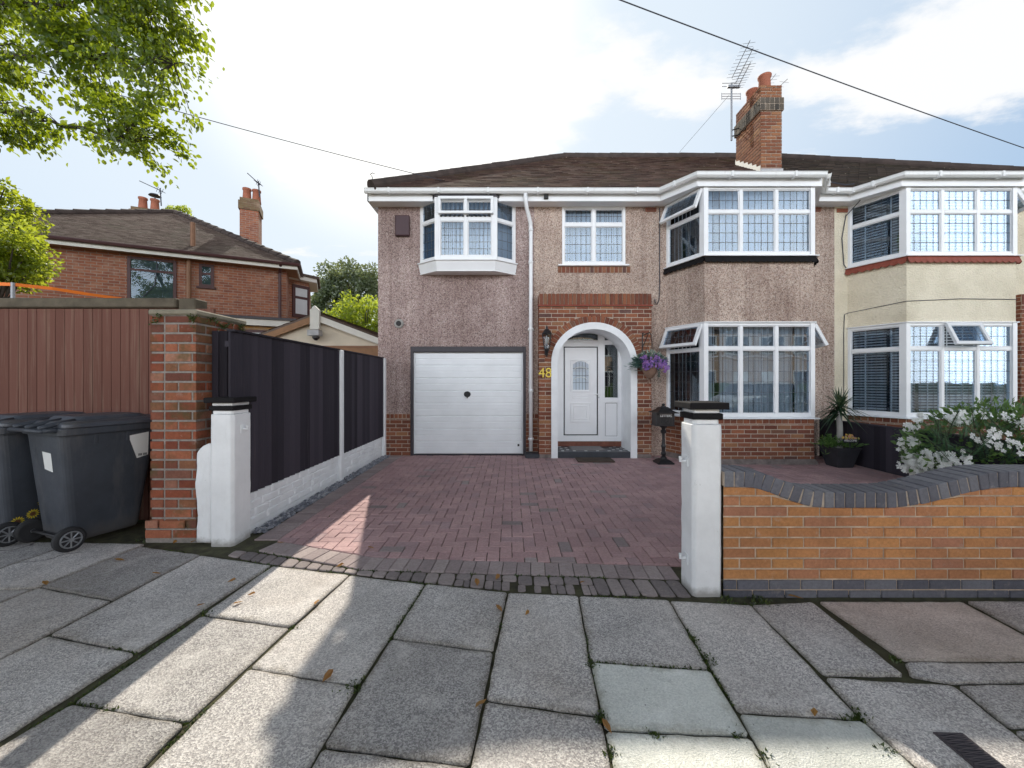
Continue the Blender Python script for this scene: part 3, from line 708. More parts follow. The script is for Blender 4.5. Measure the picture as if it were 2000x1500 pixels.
def ring(m, x0, x1, z0, z1, w, d0, d1, mi=0):
    for q in ((x0, x1, z0, z0+w), (x0, x1, z1-w, z1), (x0, x0+w, z0+w, z1-w), (x1-w, x1, z0+w, z1-w)): dbox(m, *q, d0, d1, mi)
ring(dl, 1.162, 1.56, .593, .98, .022, .04, .062); ring(dl, 1.215, 1.507, .645, .928, .03, .04, .056); ring(dl, 1.203, 1.515, 1.06, 1.122, .012, .04, .053)
ring(dl, 1.165, 1.557, 1.19, 1.835, .026, .04, .062)
fd = dl.build('front_door', ['upvc', 'black'], house, bevel=.004)
mb = MB(); xs0, xs1, zb, zt = 1.205, 1.517, 1.236, 1.74; n = 10
top_ = [(xs0+(xs1-xs0)*i/n, zt+.06*math.sin(math.pi*i/n)) for i in range(n+1)]
mb.add([(xs0, DY-.048, zb), (xs1, DY-.048, zb)]+[(x, DY-.048, z) for x, z in reversed(top_)], [tuple(range(n+3))], 0)
for i in range(1, 5): x = xs0+(xs1-xs0)*i/5; mb.box(x-.003, x+.003, DY-.051, DY-.0485, zb, zt+.04, 1)
for i in range(1, 4): z = zb+i*.14; mb.box(xs0, xs1, DY-.0515, DY-.049, z-.003, z+.003, 1)
for k in (0, 1):
    c0 = (xs0+xs1)/2; z0 = zb+.19+k*.2
    mb.tube([(c0+.13*math.cos(t), DY-.052, z0+.06*math.sin(t)) for t in [math.pi*i/10 for i in range(11)]], .006, 5, 2)
mb.build('pane', ['glass', 'lead', 'petal_white'], fd)
mb = MB(); mb.box(1.70, 1.725, DY-.075, DY-.058, 1.03, 1.20); mb.tube([(1.71, DY-.075, 1.15), (1.71, DY-.11, 1.15), (1.62, DY-.11, 1.15)], .009, 8); mb.box(1.708, 1.717, DY-.077, DY-.07, 1.07, 1.10, 1)
mb.build('handle', ['upvc', 'black'], fd)
mb = MB(); dbox(mb, 1.84, 2.09, 1.085, 2.12, .02, .025); dbox(mb, .85, 1.70, 2.22, 2.5, .02, .025); dbox(mb, 1.84, 2.09, 2.22, 2.5, .02, .025)
for x in (1.90, 1.965, 2.03): dbox(mb, x-.003, x+.003, 1.085, 2.12, .026, .028, 1)
for z in (1.3, 1.5, 1.7, 1.9): dbox(mb, 1.84, 2.09, z-.003, z+.003, .026, .029, 1)
for x in (1.0, 1.1, 1.2, 1.3, 1.4, 1.5, 1.6): dbox(mb, x-.003, x+.003, 2.22, 2.45, .026, .028, 1)
mb.build('pane', ['glass_dark', 'lead'], doorframe)
mb = MB(); mb.box(.7, 2.3, DY+.25, DY+.28, 0, 2.7); mb.build('hall_interior', 'dark_room', house)
# ---- garage door
GY = W+.06; gx0, gx1, gz0, gz1 = -1.864, .211, .025, 1.95
mb = MB(); mb.box(-1.915, gx0, W-.012, GY+.05, 0, 2.06); mb.box(gx1, .262, W-.012, GY+.05, 0, 2.06); mb.box(gx0, gx1, W-.012, GY+.05, gz1+.008, 2.06); mb.box(gx0, gx1, W+.02, GY+.05, 0, .02)
gf = mb.build('garage_frame', 'dark_frame', house, bevel=.005)
mb = MB(); nP = 8; ph = (gz1-gz0)/nP
for i in range(nP):
    z = gz0+i*ph
    prof = [(0, z), (.012, z+.008), (.012, z+ph*.46), (.004, z+ph*.48), (.004, z+ph*.51), (.012, z+ph*.53), (.012, z+ph-.022), (-.004, z+ph-.008)]
    mb.sweep([(gx0+.025, GY), (gx1-.025, GY)], prof, closed=False, rnd=.5)
    mb.quad((gx0, GY+.001, z), (gx1, GY+.001, z), (gx1, GY+.001, z+ph), (gx0, GY+.001, z+ph))
mb.box(gx0, gx0+.02, GY-.014, GY+.02, gz0, gz1); mb.box(gx1-.02, gx1, GY-.014, GY+.02, gz0, gz1)
gd = mb.build('garage_door', 'garage_white', house)
mb = MB(); hx, hz = -.85, 1.157
mb.lathe([(.0, -.006), (.058, -.006), (.062, .004), (.05, .016), (0, .018)], (0, 0, 0), 18)
mb.v = [(hx+v[0]*1.05, GY-.018-v[2], hz+v[1]*.9) for v in mb.v]
mb.box(hx-.006, hx+.012, GY-.05, GY-.02, hz-.075, hz-.03); mb.build('handle', 'black', gd)
mb = MB(); mb.box(.105, .14, GY-.022, GY, .17, .21); mb.build('lock_plate', 'black', gd)
# ---- windows
def window(root, p0, p1, z0, z1, cols, zt, openl=(), blind='v', lead=(5, 1, 3), ow=.05, mw=.058, back=.28, openang=26, name='window', swag=False):
    p0, p1 = Vector(p0), Vector(p1); wd = (p1-p0).length; u = (p1-p0)/wd; n = Vector((u.y, -u.x))
    fr = MB(); g = MB()
    ob = lambda m, a0, a1, b0, b1, d0, d1, mi=0: m.ob(p0, u, n, a0, a1, b0, b1, d0, d1, mi, .5)
    ob(fr, 0, ow, z0, z1, -.07, 0); ob(fr, wd-ow, wd, z0, z1, -.07, 0); ob(fr, ow, wd-ow, z0, z0+ow+.01, -.07, 0); ob(fr, ow, wd-ow, z1-ow, z1, -.07, 0)
    cw = (wd-2*ow-mw*(cols-1))/cols
    for c in range(1, cols): a = ow+c*cw+(c-1)*mw; ob(fr, a, a+mw, z0+ow+.01, z1-ow, -.068, -.003)
    lights = []
    rows = [(z0+ow+.01, zt-mw/2, 'b'), (zt+mw/2, z1-ow, 't')] if zt else [(z0+ow+.01, z1-ow, 'b')]
    sashes = []
    for c in range(cols):
        a = ow+c*(cw+mw)
        if zt: ob(fr, a, a+cw, zt-mw/2, zt+mw/2, -.068, -.005)
        for b0, b1, r in rows:
            if (c, r) in openl: sashes.append((a, cw, b0, b1)); continue
            # glazing bead
            for q in ((a, a+cw, b0, b0+.014), (a, a+cw, b1-.014, b1), (a, a+.014, b0+.014, b1-.014), (a+cw-.014, a+cw, b0+.014, b1-.014)): ob(fr, *q, -.05, -.016)
            ob(g, a, a+cw, b0, b1, -.036, -.03, 0)
            nv_ = lead[0]; nh = lead[1] if r == 't' else lead[2]
            for i in range(1, nv_): x = a+cw*i/nv_; ob(g, x-.0031, x+.0031, b0, b1, -.029, -.0265, 1)
            for i in range(1, nh+1): z = b0+(b1-b0)*i/(nh+1); ob(g, a, a+cw, z-.0031, z+.0031, -.029, -.0258, 1)
    f = fr.build(name, 'upvc', root, bevel=.005)
    g.build('pane', ['glass', 'lead'], f)
    for a, cw_, b0, b1 in sashes:
        s = MB(); th = math.radians(openang)
        a0, a1 = a-.025, a+cw_+.025; H = b1-b0+.05; top = b1+.025
        def sb(x0, x1, h0, h1, d0, d1, mi):
            # h measured down from hinge
            def q(x, h, d):
                zz = top-h*math.cos(th)-d*math.sin(th)*-1*0-d*0; dd = h*math.sin(th)+d*math.cos(th); zz = top-h*math.cos(th)+d*math.sin(th)
                return (p0.x+u.x*x+n.x*dd, p0.y+u.y*x+n.y*dd, zz)
            s.hexa([q(x0, h1, d1), q(x1, h1, d1), q(x1, h1, d0), q(x0, h1, d0), q(x0, h0, d1), q(x1, h0, d1), q(x1, h0, d0), q(x0, h0, d0)], mi, .5)
        bw = .055
        sb(a0, a1, 0, bw, .005, .05, 0); sb(a0, a1, H-bw, H, .005, .05, 0); sb(a0, a0+bw, bw, H-bw, .005, .05, 0); sb(a1-bw, a1, bw, H-bw, .005, .05, 0)
        sb(a0+bw, a1-bw, bw, H-bw, .02, .025, 1)
        for i in range(1, 5): x = a0+bw+(a1-a0-2*bw)*i/5; sb(x-.004, x+.004, bw, H-bw, .026, .029, 2)
        sb(a0+bw, a1-bw, H/2-.004, H/2+.004, .026, .03, 2)
        s.build('open_sash', ['upvc', 'glass', 'lead'], f, bevel=.004)
    b = MB(); ob(b, -.05, wd+.05, z0, z1, -back-.02, -back, 1)
    if blind in ('v', 'vl'):
        a = ow
        while a < wd-ow:
            def pt(x, d, z): return (p0.x+u.x*x+n.x*d, p0.y+u.y*x+n.y*d, z)
            k = R.uniform(-.006, .006)
            b.quad(pt(a, -.16, z0), pt(a+.055+k, -.115, z0), pt(a+.055+k, -.115, z1), pt(a, -.16, z1), 0)
            a += .088
    elif blind == 'h':
        z = z0+.05
        while z < z1-.03:
            b.add([(p0.x+u.x*x+n.x*d, p0.y+u.y*x+n.y*d, zz) for x, d, zz in ((ow, -.10, z), (wd-ow, -.10, z), (wd-ow, -.135, z+.028), (ow, -.135, z+.028))], [(0, 1, 2, 3)], 0)
            z += .05
        for c in range(cols):
            for t in (.25, .75):
                x = ow+c*(cw+mw)+cw*t; ob(b, x-.012, x+.012, z0+.04, z1-.03, -.098, -.096, 0)
    elif blind == 'net': ob(b, 0, wd, z0, z1, -.13, -.12, 0)
    if swag:
        for c in range(cols):
            x0 = ow+c*(cw+mw)-.03; x1 = x0+cw+.06
            for dz, sg in ((-.28, .14), (-.40, .10), (-.62, -.07)):
                b.tube([(p0.x+u.x*(x0+(x1-x0)*i/12)-n.x*.09, p0.y+u.y*(x0+(x1-x0)*i/12)-n.y*.09, z1+dz-.12*math.sin(math.pi*i/12)*(sg/.14)) for i in range(13)], .011, 5, 0)
    b.build('blind', [{'h': 'venetian', 'vl': 'blind_light'}.get(blind, 'blind'), 'dark_room'], f)
    return f
def bay(x0, dirn=1): return [(x0, W), (x0+.355, BF), (x0+2.21, BF), (x0+2.565, W)]
def off(b, d):
    s60 = .905
    return [(b[0][0]-d*1.1, b[0][1]), (b[1][0]-d*.64, b[1][1]-d), (b[2][0]+d*.64, b[2][1]-d), (b[3][0]+d*1.1, b[3][1])]
ZU = (3.545, 4.705, 4.285); ZL = (.795, 2.395, 1.96)
B1 = bay(2.91)
def do_bay(root, B, wallmat, blind, opens, skirt, bevel=0, wmix=True):
    mb = MB(); mb.sweep(B, [(0, 2.40), (0, 3.53), (-.12, 3.53), (-.12, 2.40)]); mb.build('bay_wall', wallmat, root)
    mb = MB()
    for q in range(3):
        a, b = Vector(B[q]), Vector(B[q+1]); wd = (b-a).length; u = (b-a)/wd; n = Vector((u.y, -u.x))
        brickface(mb, a, u, n, wd, .06, .68, seed=q+int(a.x*3)); soldier(mb, a, u, n, wd, .68, .765, L=.11, seed=q)
    mb.sweep(B, [(0, 0), (0, .765), (-.15, .765), (-.15, 0)], 1); mb.build('bay_base', ['brick_house', 'mortar'], root)
    mb = MB(); mb.sweep(off(B, .02), [(.035, 0), (.03, .03), (.006, .075), (0, .085), (-.02, .085), (-.02, 0)]); mb.build('bay_footing', 'footing', root)
    # sills
    mb = MB(); mb.sweep(off(B, .0), [(.075, .768), (.075, .785), (.0, .797), (-.1, .797), (-.1, .768)])
    mb.build('sill', 'upvc', root); mb = MB(); mb.sweep(off(B, .0), [(.07, 3.515), (.07, 3.53), (.0, 3.545), (-.1, 3.545), (-.1, 3.515)])
    mb.build('sill', 'upvc', root); mb = MB(); mb.sweep(off(B, .0), [(.035, 2.395), (.035, 2.412), (-.02, 2.412), (-.02, 2.395)])
    mb.build('lintel_trim', 'upvc', root)
    # corner posts
    for z0, z1 in ((ZL[0], ZL[1]), (ZU[0], ZU[1]+.01)):
        for k in (1, 2):
            x, y = B[k]; sg = -1 if k == 1 else 1
            mb = MB(); mb.prism([(x+sg*.012, y-.012), (x+sg*.05, y+.075), (x-sg*.02, y+.09), (x-sg*.06, y+.07), (x-sg*.06, y-.012)] if sg > 0 else [(x-.012, y-.012), (x+.06, y-.012), (x+.06, y+.07), (x+.02, y+.09), (x-.05, y+.075)], z0, z1, 0, .5); mb.build('window_post', 'upvc', root)
    # scalloped skirt
    mb = MB()
    for q in range(3):
        a, b = Vector(off(B, .03)[q]), Vector(off(B, .03)[q+1]); wd = (b-a).length; u = (b-a)/wd; n = Vector((u.y, -u.x)); m = int(wd/.012); ns = max(2, round(wd/.105))
        for i in range(m):
            t0, t1 = i/m, (i+1)/m
            def bz(t): return 3.425-skirt[1]*abs(math.sin(math.pi*t*ns))
            pa, pb = a+u*wd*t0, a+u*wd*t1
            mb.add([(pa.x, pa.y, 3.515), (pb.x, pb.y, 3.515), (pb.x+n.x*.035, pb.y+n.y*.035, bz(t1)), (pa.x+n.x*.035, pa.y+n.y*.035, bz(t0)),
                    (pa.x-n.x*.02, pa.y-n.y*.02, 3.515), (pb.x-n.x*.02, pb.y-n.y*.02, 3.515), (pb.x+n.x*.015, pb.y+n.y*.015, bz(t1)), (pa.x+n.x*.015, pa.y+n.y*.015, bz(t0))], [(3, 2, 1, 0), (4, 5, 6, 7), (2, 3, 7, 6)], 0, .5)
    mb.build('skirt', skirt[0], root)
    for Z, lv in ((ZU, 'u'), (ZL, 'l')):
        for q in range(3):
            op = opens.get((lv, q), ())
            window(root, B[q], B[q+1], Z[0], Z[1], 3 if q == 1 else 1, Z[2], op, 'vl' if blind == 'v' and lv == 'l' else blind, lead=((5, 1, 3) if lv == 'u' else (5, 1, 5)) if q == 1 else ((5, 1, 3) if lv == 'u' else (6, 1, 5)), openang=24, swag=(blind == 'v' and lv == 'l' and q == 1))
do_bay(house, B1, 'pebble', 'v', {('u', 0): ((0, 't'),), ('l', 0): ((0, 't'),), ('l', 2): ((0, 't'),)}, ('black_paint', .018))
# middle window
window(house, (.945, W-.015), (2.14, W-.015), 3.60, 4.70, 2, 4.36, ((0, 'x'),), 'v', lead=(5, 1, 3), mw=.07)
mb = MB(); mb.box(.87, 2.20, W-.06, W+.05, 3.575, 3.60); mb.build('sill', 'upvc', house)
mb = MB(); mb.box(.86, 2.235, W-.004, W+.05, 3.445, 3.572, 1); soldier(mb, (.86, W-.004), UX, NF, 1.375, 3.445, 3.572, seed=12); mb.build('sill_brick', ['brick_house', 'mortar'], house)
# oriel window on the garage wing
OB = [(-1.74, W), (-1.372, 7.08), (-.306, 7.08), (.072, W)]
oz = (3.62, 4.755, 4.36)
window(house, OB[0], OB[1], oz[0], oz[1], 1, oz[2], (), 'v', lead=(3, 1, 3), back=.22)
window(house, OB[1], OB[2], oz[0], oz[1], 2, oz[2], (), 'v', lead=(6, 1, 4), back=.22, mw=.075, ow=.07)
window(house, OB[2], OB[3], oz[0], oz[1], 1, oz[2], (), 'v', lead=(3, 1, 3), back=.22)
mb = MB()   # slightly open top sash of the oriel
for q in ((-1.34, -.338, 4.44, 4.485), (-1.34, -.338, 4.70, 4.75), (-1.34, -1.29, 4.485, 4.70), (-.388, -.338, 4.485, 4.70), (-.865, -.813, 4.485, 4.70)): mb.box(q[0], q[1], 7.02, 7.075, q[2], q[3], 0)
for i in range(12): mb.box(-1.31+i*.08, -1.27+i*.08, 7.066, 7.079, 4.395, 4.425, 1)
mb.build('open_sash', ['upvc', 'black'], house, bevel=.004)
mb = MB(); mb.sweep(OB, [(.06, 3.595), (.06, 3.615), (.0, 3.625), (-.06, 3.625), (-.06, 3.595)])
mb.sweep(OB, [(.035, 3.595), (-.01, 3.42), (-.05, 3.42), (-.05, 3.595)]); mb.prism([OB[3], OB[2], OB[1], OB[0]], 3.41, 3.425)
for k in (1, 2):
    x, y = OB[k]; mb.box(x-.035, x+.035, y-.008, y+.05, 3.62, 4.755)
mb.build('oriel_apron', 'upvc', house)
mb = MB(); mb.sweep(OB, [(.03, 4.755), (.03, 4.80), (-.2, 4.80), (-.2, 4.755)]); mb.build('oriel_head', 'dark_frame', house)
# ---- gutters, fascia, soffits
def gutterset(root, path, brk=None, name='gutter'):
    mb = MB(); z = 4.876
    mb.sweep(path, [(.015, z), (.025, z-.01), (.03, z-.05), (.06, z-.082), (.09, z-.082), (.118, z-.055), (.122, z-.012), (.13, z-.006), (.13, z), (.118, z), (.10, z-.07), (.05, z-.07)], rnd=.5)
    for i in range(len(path)-1):
        a, b = Vector(path[i]), Vector(path[i+1]); wd = (b-a).length; u = (b-a)/wd; n = Vector((u.y, -u.x)); k = max(1, int(wd/.85))
        for j in range(k):
            t = wd*(j+.5)/k; mb.ob(a, u, n, t-.018, t+.018, z-.088, z+.004, .02, .136, 0, .5)
    mb.build(name, 'gutter', root, bevel=.003)
g0 = [(-2.66, 7.1), (2.70, 7.1), (3.12, 6.55), (5.22, 6.55)]; g1 = [(5.22, 6.55), (5.60, 7.1), (6.09, 7.1)]
gutterset(house, g0); gutterset(house, g1)
mb = MB()
for a, b in ((-2.64, -1.45), (-.24, 2.705)): mb.sweep([(a, 7.1), (b, 7.1)], [(0, 4.69), (0, 4.86), (-.02, 4.86), (-.02, 4.69)], rnd=.5)
mb.sweep([(-1.5, 7.1), (-.2, 7.1)], [(-.0, 4.80), (0, 4.86), (-.02, 4.86), (-.02, 4.80)], rnd=.5)
mb.sweep([(2.70, 7.1), (3.12, 6.55), (5.22, 6.55), (5.60, 7.1), (6.09, 7.1)], [(0, 4.69), (0, 4.86), (-.02, 4.86), (-.02, 4.69)], rnd=.5)
mb.box(-2.64, -2.62, 7.1, 15, 4.69, 4.86)
for a, b in ((-2.64, -1.45), (-.24, 2.7), (5.6, 6.09)): mb.box(a, b, 7.12, W+.02, 4.695, 4.71)
mb.prism([(2.70, 7.12), (3.13, 6.57), (5.21, 6.57), (5.6, 7.12), (5.6, W+.02), (2.7, W+.02)], 4.705, 4.72)
mb.build('fascia', 'upvc', house)
# ---- downpipe
mb = MB(); mb.tube([(.245, 7.04, 4.80), (.245, 7.04, 4.68), (.27, 7.1, 4.56), (.345, 7.26, 4.36), (.352, 7.27, 4.24), (.352, 7.27, 3.0), (.352, 7.27, .10)], .036, 12)
for z in (4.2, 3.6, 2.35, 1.2, .30): mb.tube([(.352, 7.27, z), (.352, 7.27, z+.05)], .043, 12)
for z in (2.37, .32): mb.box(.30, .405, 7.28, W, z-.01, z+.02)
mb.build('downpipe', 'upvc', house, smooth=True)
mb = MB(); mb.box(.24, .50, 7.08, 7.34, 0, .075); mb.build('drain_block', 'step', house, bevel=.012)
# ---- small wall fittings
mb = MB(); mb.box(-2.195, -1.925, W-.07, W, 4.13, 4.52); mb.build('alarm_box', 'maroon', house, bevel=.02, segs=2)
mb = MB(); mb.lathe([(0, .0), (.085, 0), (.09, .02), (.075, .04), (.0, .045)], (0, 0, 0), 20); mb.v = [(-2.13+v[0], W-v[2], 2.49+v[1]) for v in mb.v]
k = len(mb.v); mb.lathe([(0, .045), (.05, .045), (.045, .052), (0, .052)], (0, 0, 0), 16, 1); mb.v[k:] = [(-2.13+v[0], W-v[2], 2.49+v[1]) for v in mb.v[k:]]
mb.build('flue_vent', ['kerb', 'black'], house)
for x, z in ((2.62, 4.64), (5.72, 4.64)):
    mb = MB(); mb.box(x-.1, x+.1, W-.02, W+.02, z-.035, z+.035)
    for i in range(3): mb.box(x-.085, x+.085, W-.024, W-.015, z-.025+i*.02, z-.018+i*.02, 1)
    mb.build('air_brick', ['terracotta', 'black'], house)
mb = MB(); mb.box(.58, .66, 7.06, 7.1, 4.72, 4.80); mb.build('sensor', 'black', house, bevel=.006)
mb = MB(); mb.tube([(2.785, W-.012, 4.68), (2.78, W-.014, 4.0), (2.785, W-.012, 3.2), (2.77, W-.014, 2.92), (2.73, W-.02, 2.85), (2.70, W-.02, 2.88), (2.69, W-.02, 2.95)], .008, 6)
mb.build('cable', 'wire', house)
mb = MB(); mb.tube([(5.55, W-.012, 4.68), (5.62, W-.014, 4.5), (5.60, W-.012, 4.0), (5.61, W-.012, 3.5)], .008, 6); mb.build('cable', 'wire', house)
# numeral text
def text(body, size, loc, rot, mat, parent=None, name='lettering', ext=.004, label=None):
    cu = bpy.data.curves.new('t', 'FONT'); cu.body = body; cu.size = size; cu.extrude = ext; cu.align_x = 'CENTER'; cu.align_y = 'CENTER'
    t = bpy.data.objects.new('t', cu); COL.objects.link(t); bpy.context.view_layer.update()
    me = bpy.data.meshes.new_from_object(t.evaluated_get(bpy.context.evaluated_depsgraph_get())); bpy.data.objects.remove(t)
    me.transform(Matrix.Translation(loc) @ rot.to_4x4())
    me.materials.clear(); me.materials.append(M[mat]); me.name = name
    o = bpy.data.objects.new(name, me); COL.objects.link(o)
    if parent is not None:
        me.transform(Matrix.Translation(-BASE[parent.name])); o.parent = parent
    return o
RX90 = Matrix.Rotation(math.pi/2, 3, 'X')
text('48', .25, Vector((.605, PY-.022, 1.55)), RX90, 'gold', house, 'house_number', .008)
# ================================================================== ROOFS
def tiles(mb, O, u, v, nrm, region, gauge, wd, th=.016, mi=0, lift=.0, seed=0):
    """region: convex polygon in (u,v); rows of overlapping tiles"""
    rr = random.Random(seed); vmax = max(p[1] for p in region); row = 0; t = min(p[1] for p in region)
    def span(tt):
        xs = []
        for i in range(len(region)):
            a, b = region[i-1], region[i]
            if (a[1]-tt)*(b[1]-tt) <= 0 and a[1] != b[1]: xs.append(a[0]+(b[0]-a[0])*(tt-a[1])/(b[1]-a[1]))
        return (min(xs), max(xs)) if len(xs) >= 2 else None
    while t < vmax:
        sp = span(min(t+gauge*.4, vmax-1e-3))
        if sp:
            s = math.floor((sp[0])/wd)*wd+(wd/2 if row % 2 else 0)-wd
            while s < sp[1]:
                a, b = max(s+.002, sp[0]-.01), min(s+wd-.002, sp[1]+.01)
                if b-a > .01:
                    l0 = lift+th+rr.uniform(0, .006); l1 = lift+.004; t1 = t+gauge*1.12; dt = rr.uniform(-.006, .006)
                    q = lambda x, y, h: O+u*x+v*y+nrm*h
                    mb.add([q(a, t+dt, l0), q(b, t+dt, l0), q(b, t1, l1), q(a, t1, l1), q(a, t+dt, l0-th), q(b, t+dt, l0-th)], [(0, 1, 2, 3), (4, 5, 1, 0)], mi, rr.random())
                s += wd
        t += gauge; row += 1
EY, EZ, RY, RZ = 6.99, 4.885, 11.1, 7.80
RL, RR = 1.46, 7.42; EL, ER = -2.52, 13.3
sl = math.hypot(RY-EY, RZ-EZ); vF = Vector((0, RY-EY, RZ-EZ)).normalized(); nF = Vector((0, -(RZ-EZ), RY-EY)).normalized(); uF = Vector((1, 0, 0))
def roof_main(root, x0, x1, mat, poly, seed, left):
    mb = MB(); O = Vector((0, EY, EZ)); tiles(mb, O, uF, vF, nF, poly, .135, .20, seed=seed)
    q = lambda p: O+uF*p[0]+vF*p[1]
    mb.add([q(p) for p in poly], [tuple(range(len(poly)))], 0)
    if left:
        mb.add([(EL, 15.2, EZ), (EL, EY, EZ), (RL, RY, RZ)], [(0, 1, 2)]); mb.add([(EL, 15.2, EZ), (RL, RY, RZ), (PX1, RY, RZ), (PX1, 15.2, EZ)], [(0, 1, 2, 3)])
    else:
        mb.add([(ER, EY, EZ), (ER, 15.2, EZ), (RR, RY, RZ)], [(0, 1, 2)]); mb.add([(PX1, 15.2, EZ), (PX1, RY, RZ), (RR, RY, RZ), (ER, 15.2, EZ)], [(0, 1, 2, 3)])
    return mb
roof_main(house, 0, 0, 'roof', [(EL, 0), (PX1, 0), (PX1, sl), (RL, sl)], 3, True).build('roof', 'roof', house)
def ridge(root, a, b, mat='ridge', r=.12, L=.33):
    mb = MB(); a, b = Vector(a), Vector(b); n = int((b-a).length/L)
    for i in range(n):
        p, q = a.lerp(b, i/n), a.lerp(b, (i+1.04)/n); k = R.uniform(-.008, .008)
        mb.tube([p+Vector((0, 0, k*.6-.04)), q+Vector((0, 0, k*.6-.045))], [r, r*.985], 12)
    return mb.build('ridge_tiles', mat, root, smooth=False)
ridge(house, (EL-.02, EY+.02, EZ+.06), (RL, RY, RZ+.03)); ridge(house, (RL, RY, RZ+.03), (PX1, RY, RZ+.03))
mb = MB(); mb.tube([(-2.5, 6.97, 4.98), (-2.5, 6.96, 5.06), (-2.53, 6.95, 5.10), (-2.49, 6.94, 5.12), (-2.45, 6.94, 5.10)], .007, 6); mb.build('hip_iron', 'wire', house)
mb = MB(); mb.prism([(2.72, 7.12), (3.12, 6.53), (5.22, 6.53), (5.6, 7.12), (5.6, 7.3), (2.72, 7.3)], 4.855, 4.872); mb.build('bay_roof', 'leadflash', house)
# ---- chimney
cx0, cx1, cy0, cy1, cz1 = 5.50, 5.96, 8.60, 9.55, 7.95
mb = MB(); mb.box(cx0+.004, cx1-.004, cy0+.004, cy1-.004, 5.7, 7.40, 1); mb.box(cx0-.03, cx1+.03, cy0-.03, cy1+.03, 7.38, 7.66, 1); mb.box(cx0+.004, cx1-.004, cy0+.004, cy1-.004, 7.66, cz1-.01, 1)
def stackfaces(mb, x0, x1, y0, y1, z0, z1, mi, seed, L=.225, H=.077):
    brickface(mb, (x0, y0), (1, 0), (0, -1), x1-x0, z0, z1, L, H, mi=mi, seed=seed); brickface(mb, (x0, y1), (0, -1), (-1, 0), y1-y0, z0, z1, L, H, mi=mi, seed=seed+1)
    brickface(mb, (x1, y0), (0, 1), (1, 0), y1-y0, z0, z1, L, H, mi=mi, seed=seed+2); brickface(mb, (x1, y1), (-1, 0), (0, 1), x1-x0, z0, z1, L, H, mi=mi, seed=seed+3)
stackfaces(mb, cx0, cx1, cy0, cy1, 5.9, 7.38, 0, 1); stackfaces(mb, cx0, cx1, cy0, cy1, 7.66, cz1, 2, 8)
for x0, y0, u, n, w in ((cx0-.03, cy0-.03, (1, 0), (0, -1), cx1-cx0+.06), (cx0-.03, cy1+.03, (0, -1), (-1, 0), cy1-cy0+.06), (cx1+.03, cy0-.03, (0, 1), (1, 0), cy1-cy0+.06)):
    soldier(mb, (x0, y0), u, n, w, 7.38, 7.52, .11, mi=3, seed=4); soldier(mb, (x0, y0), u, n, w, 7.52, 7.66, .11, mi=3, seed=6)
chim = mb.build('chimney', ['brick_stack', 'mortar', 'brick_stack', 'brick_dark'], house)
for y in (8.83, 9.28):
    mb = MB(); mb.lathe([(.13, 0), (.125, .1), (.115, .33), (.135, .36), (.14, .40), (.12, .41), (.105, .38)], (5.73, y, cz1-.03), 20); k = len(mb.v); mb.lathe([(.1, 0), (.1, .005)], (5.73, y, cz1+.34), 16, 1)
    mb.build('chimney_pot', ['terracotta', 'black'], chim, smooth=True)
mb = MB()
za = EZ+(cy0-EY)*(RZ-EZ)/(RY-EY); zb_ = EZ+(cy1-EY)*(RZ-EZ)/(RY-EY)
vs = [(cx0-.02, cy0-.02, za-.08), (cx0-.02, cy1, zb_-.08), (cx0-.02, cy1, zb_+.10)]
for i in range(6, -1, -1):
    t = i/6; y = cy0-.02+(cy1-cy0)*t; z = za+(zb_-za)*t+.14; vs.append((cx0-.02, y, z))
    if i: vs.append((cx0-.02, y-.02, z-.07))
mb.add(vs, [tuple(range(len(vs)))], 0); mb.box(cx0-.02, cx1+.02, cy0-.022, cy0-.014, za-.1, za+.07, 1); mb.build('flashing', ['white_board', 'leadflash'], chim)
# ================================================================== CREAM HOUSE
cream = thing('cream_house', 'cream roughcast semi-detached house with red scalloped trim below its bay windows', 'house', (9, W, 0))
mb = MB(); wallholes(mb, PX1, 11.9, 0, 4.75, [(6.43, 8.81, .5, 4.6)], W); mb.quad((11.9, W, 0), (11.9, 15, 0), (11.9, 15, 4.75), (11.9, W, 4.75)); mb.quad((11.9, 15, 0), (PX1, 15, 0), (PX1, 15, 4.75), (11.9, 15, 4.75))
mb.build('wall', 'cream', cream)
B2 = bay(6.335)
do_bay(cream, B2, 'cream', 'h', {('l', 1): ((1, 't'),), ('u', 2): ((0, 't'),)}, ('red_skirt', .03))
gutterset(cream, [(6.09, 7.1), (6.17, 7.1), (6.56, 6.55), (8.64, 6.55)]); gutterset(cream, [(8.64, 6.55), (9.02, 7.1), (12.1, 7.1)])
mb = MB(); mb.sweep([(6.09, 7.1), (6.17, 7.1), (6.56, 6.55), (8.64, 6.55), (9.02, 7.1), (12.1, 7.1)], [(0, 4.69), (0, 4.86), (-.02, 4.86), (-.02, 4.69)], rnd=.5)
mb.box(6.09, 6.2, 7.12, W+.02, 4.695, 4.71); mb.box(9.0, 12.1, 7.12, W+.02, 4.695, 4.71); mb.prism([(6.15, 7.12), (6.57, 6.57), (8.63, 6.57), (9.05, 7.12), (9.05, W+.02), (6.15, W+.02)], 4.705, 4.72)
mb.build('fascia', 'upvc', cream)
roof_main(cream, 0, 0, 'roof_dark', [(PX1, 0), (ER, 0), (RR, sl), (PX1, sl)], 5, False).build('roof', 'roof_dark', cream)
ridge(cream, (PX1, RY, RZ+.03), (RR, RY, RZ+.03)); ridge(cream, (ER, EY, EZ+.06), (RR, RY, RZ+.03))
mb = MB(); mb.prism([(6.15, 7.12), (6.56, 6.53), (8.64, 6.53), (9.02, 7.12), (9.02, 7.3), (6.15, 7.3)], 4.855, 4.872); mb.build('bay_roof', 'leadflash', cream)
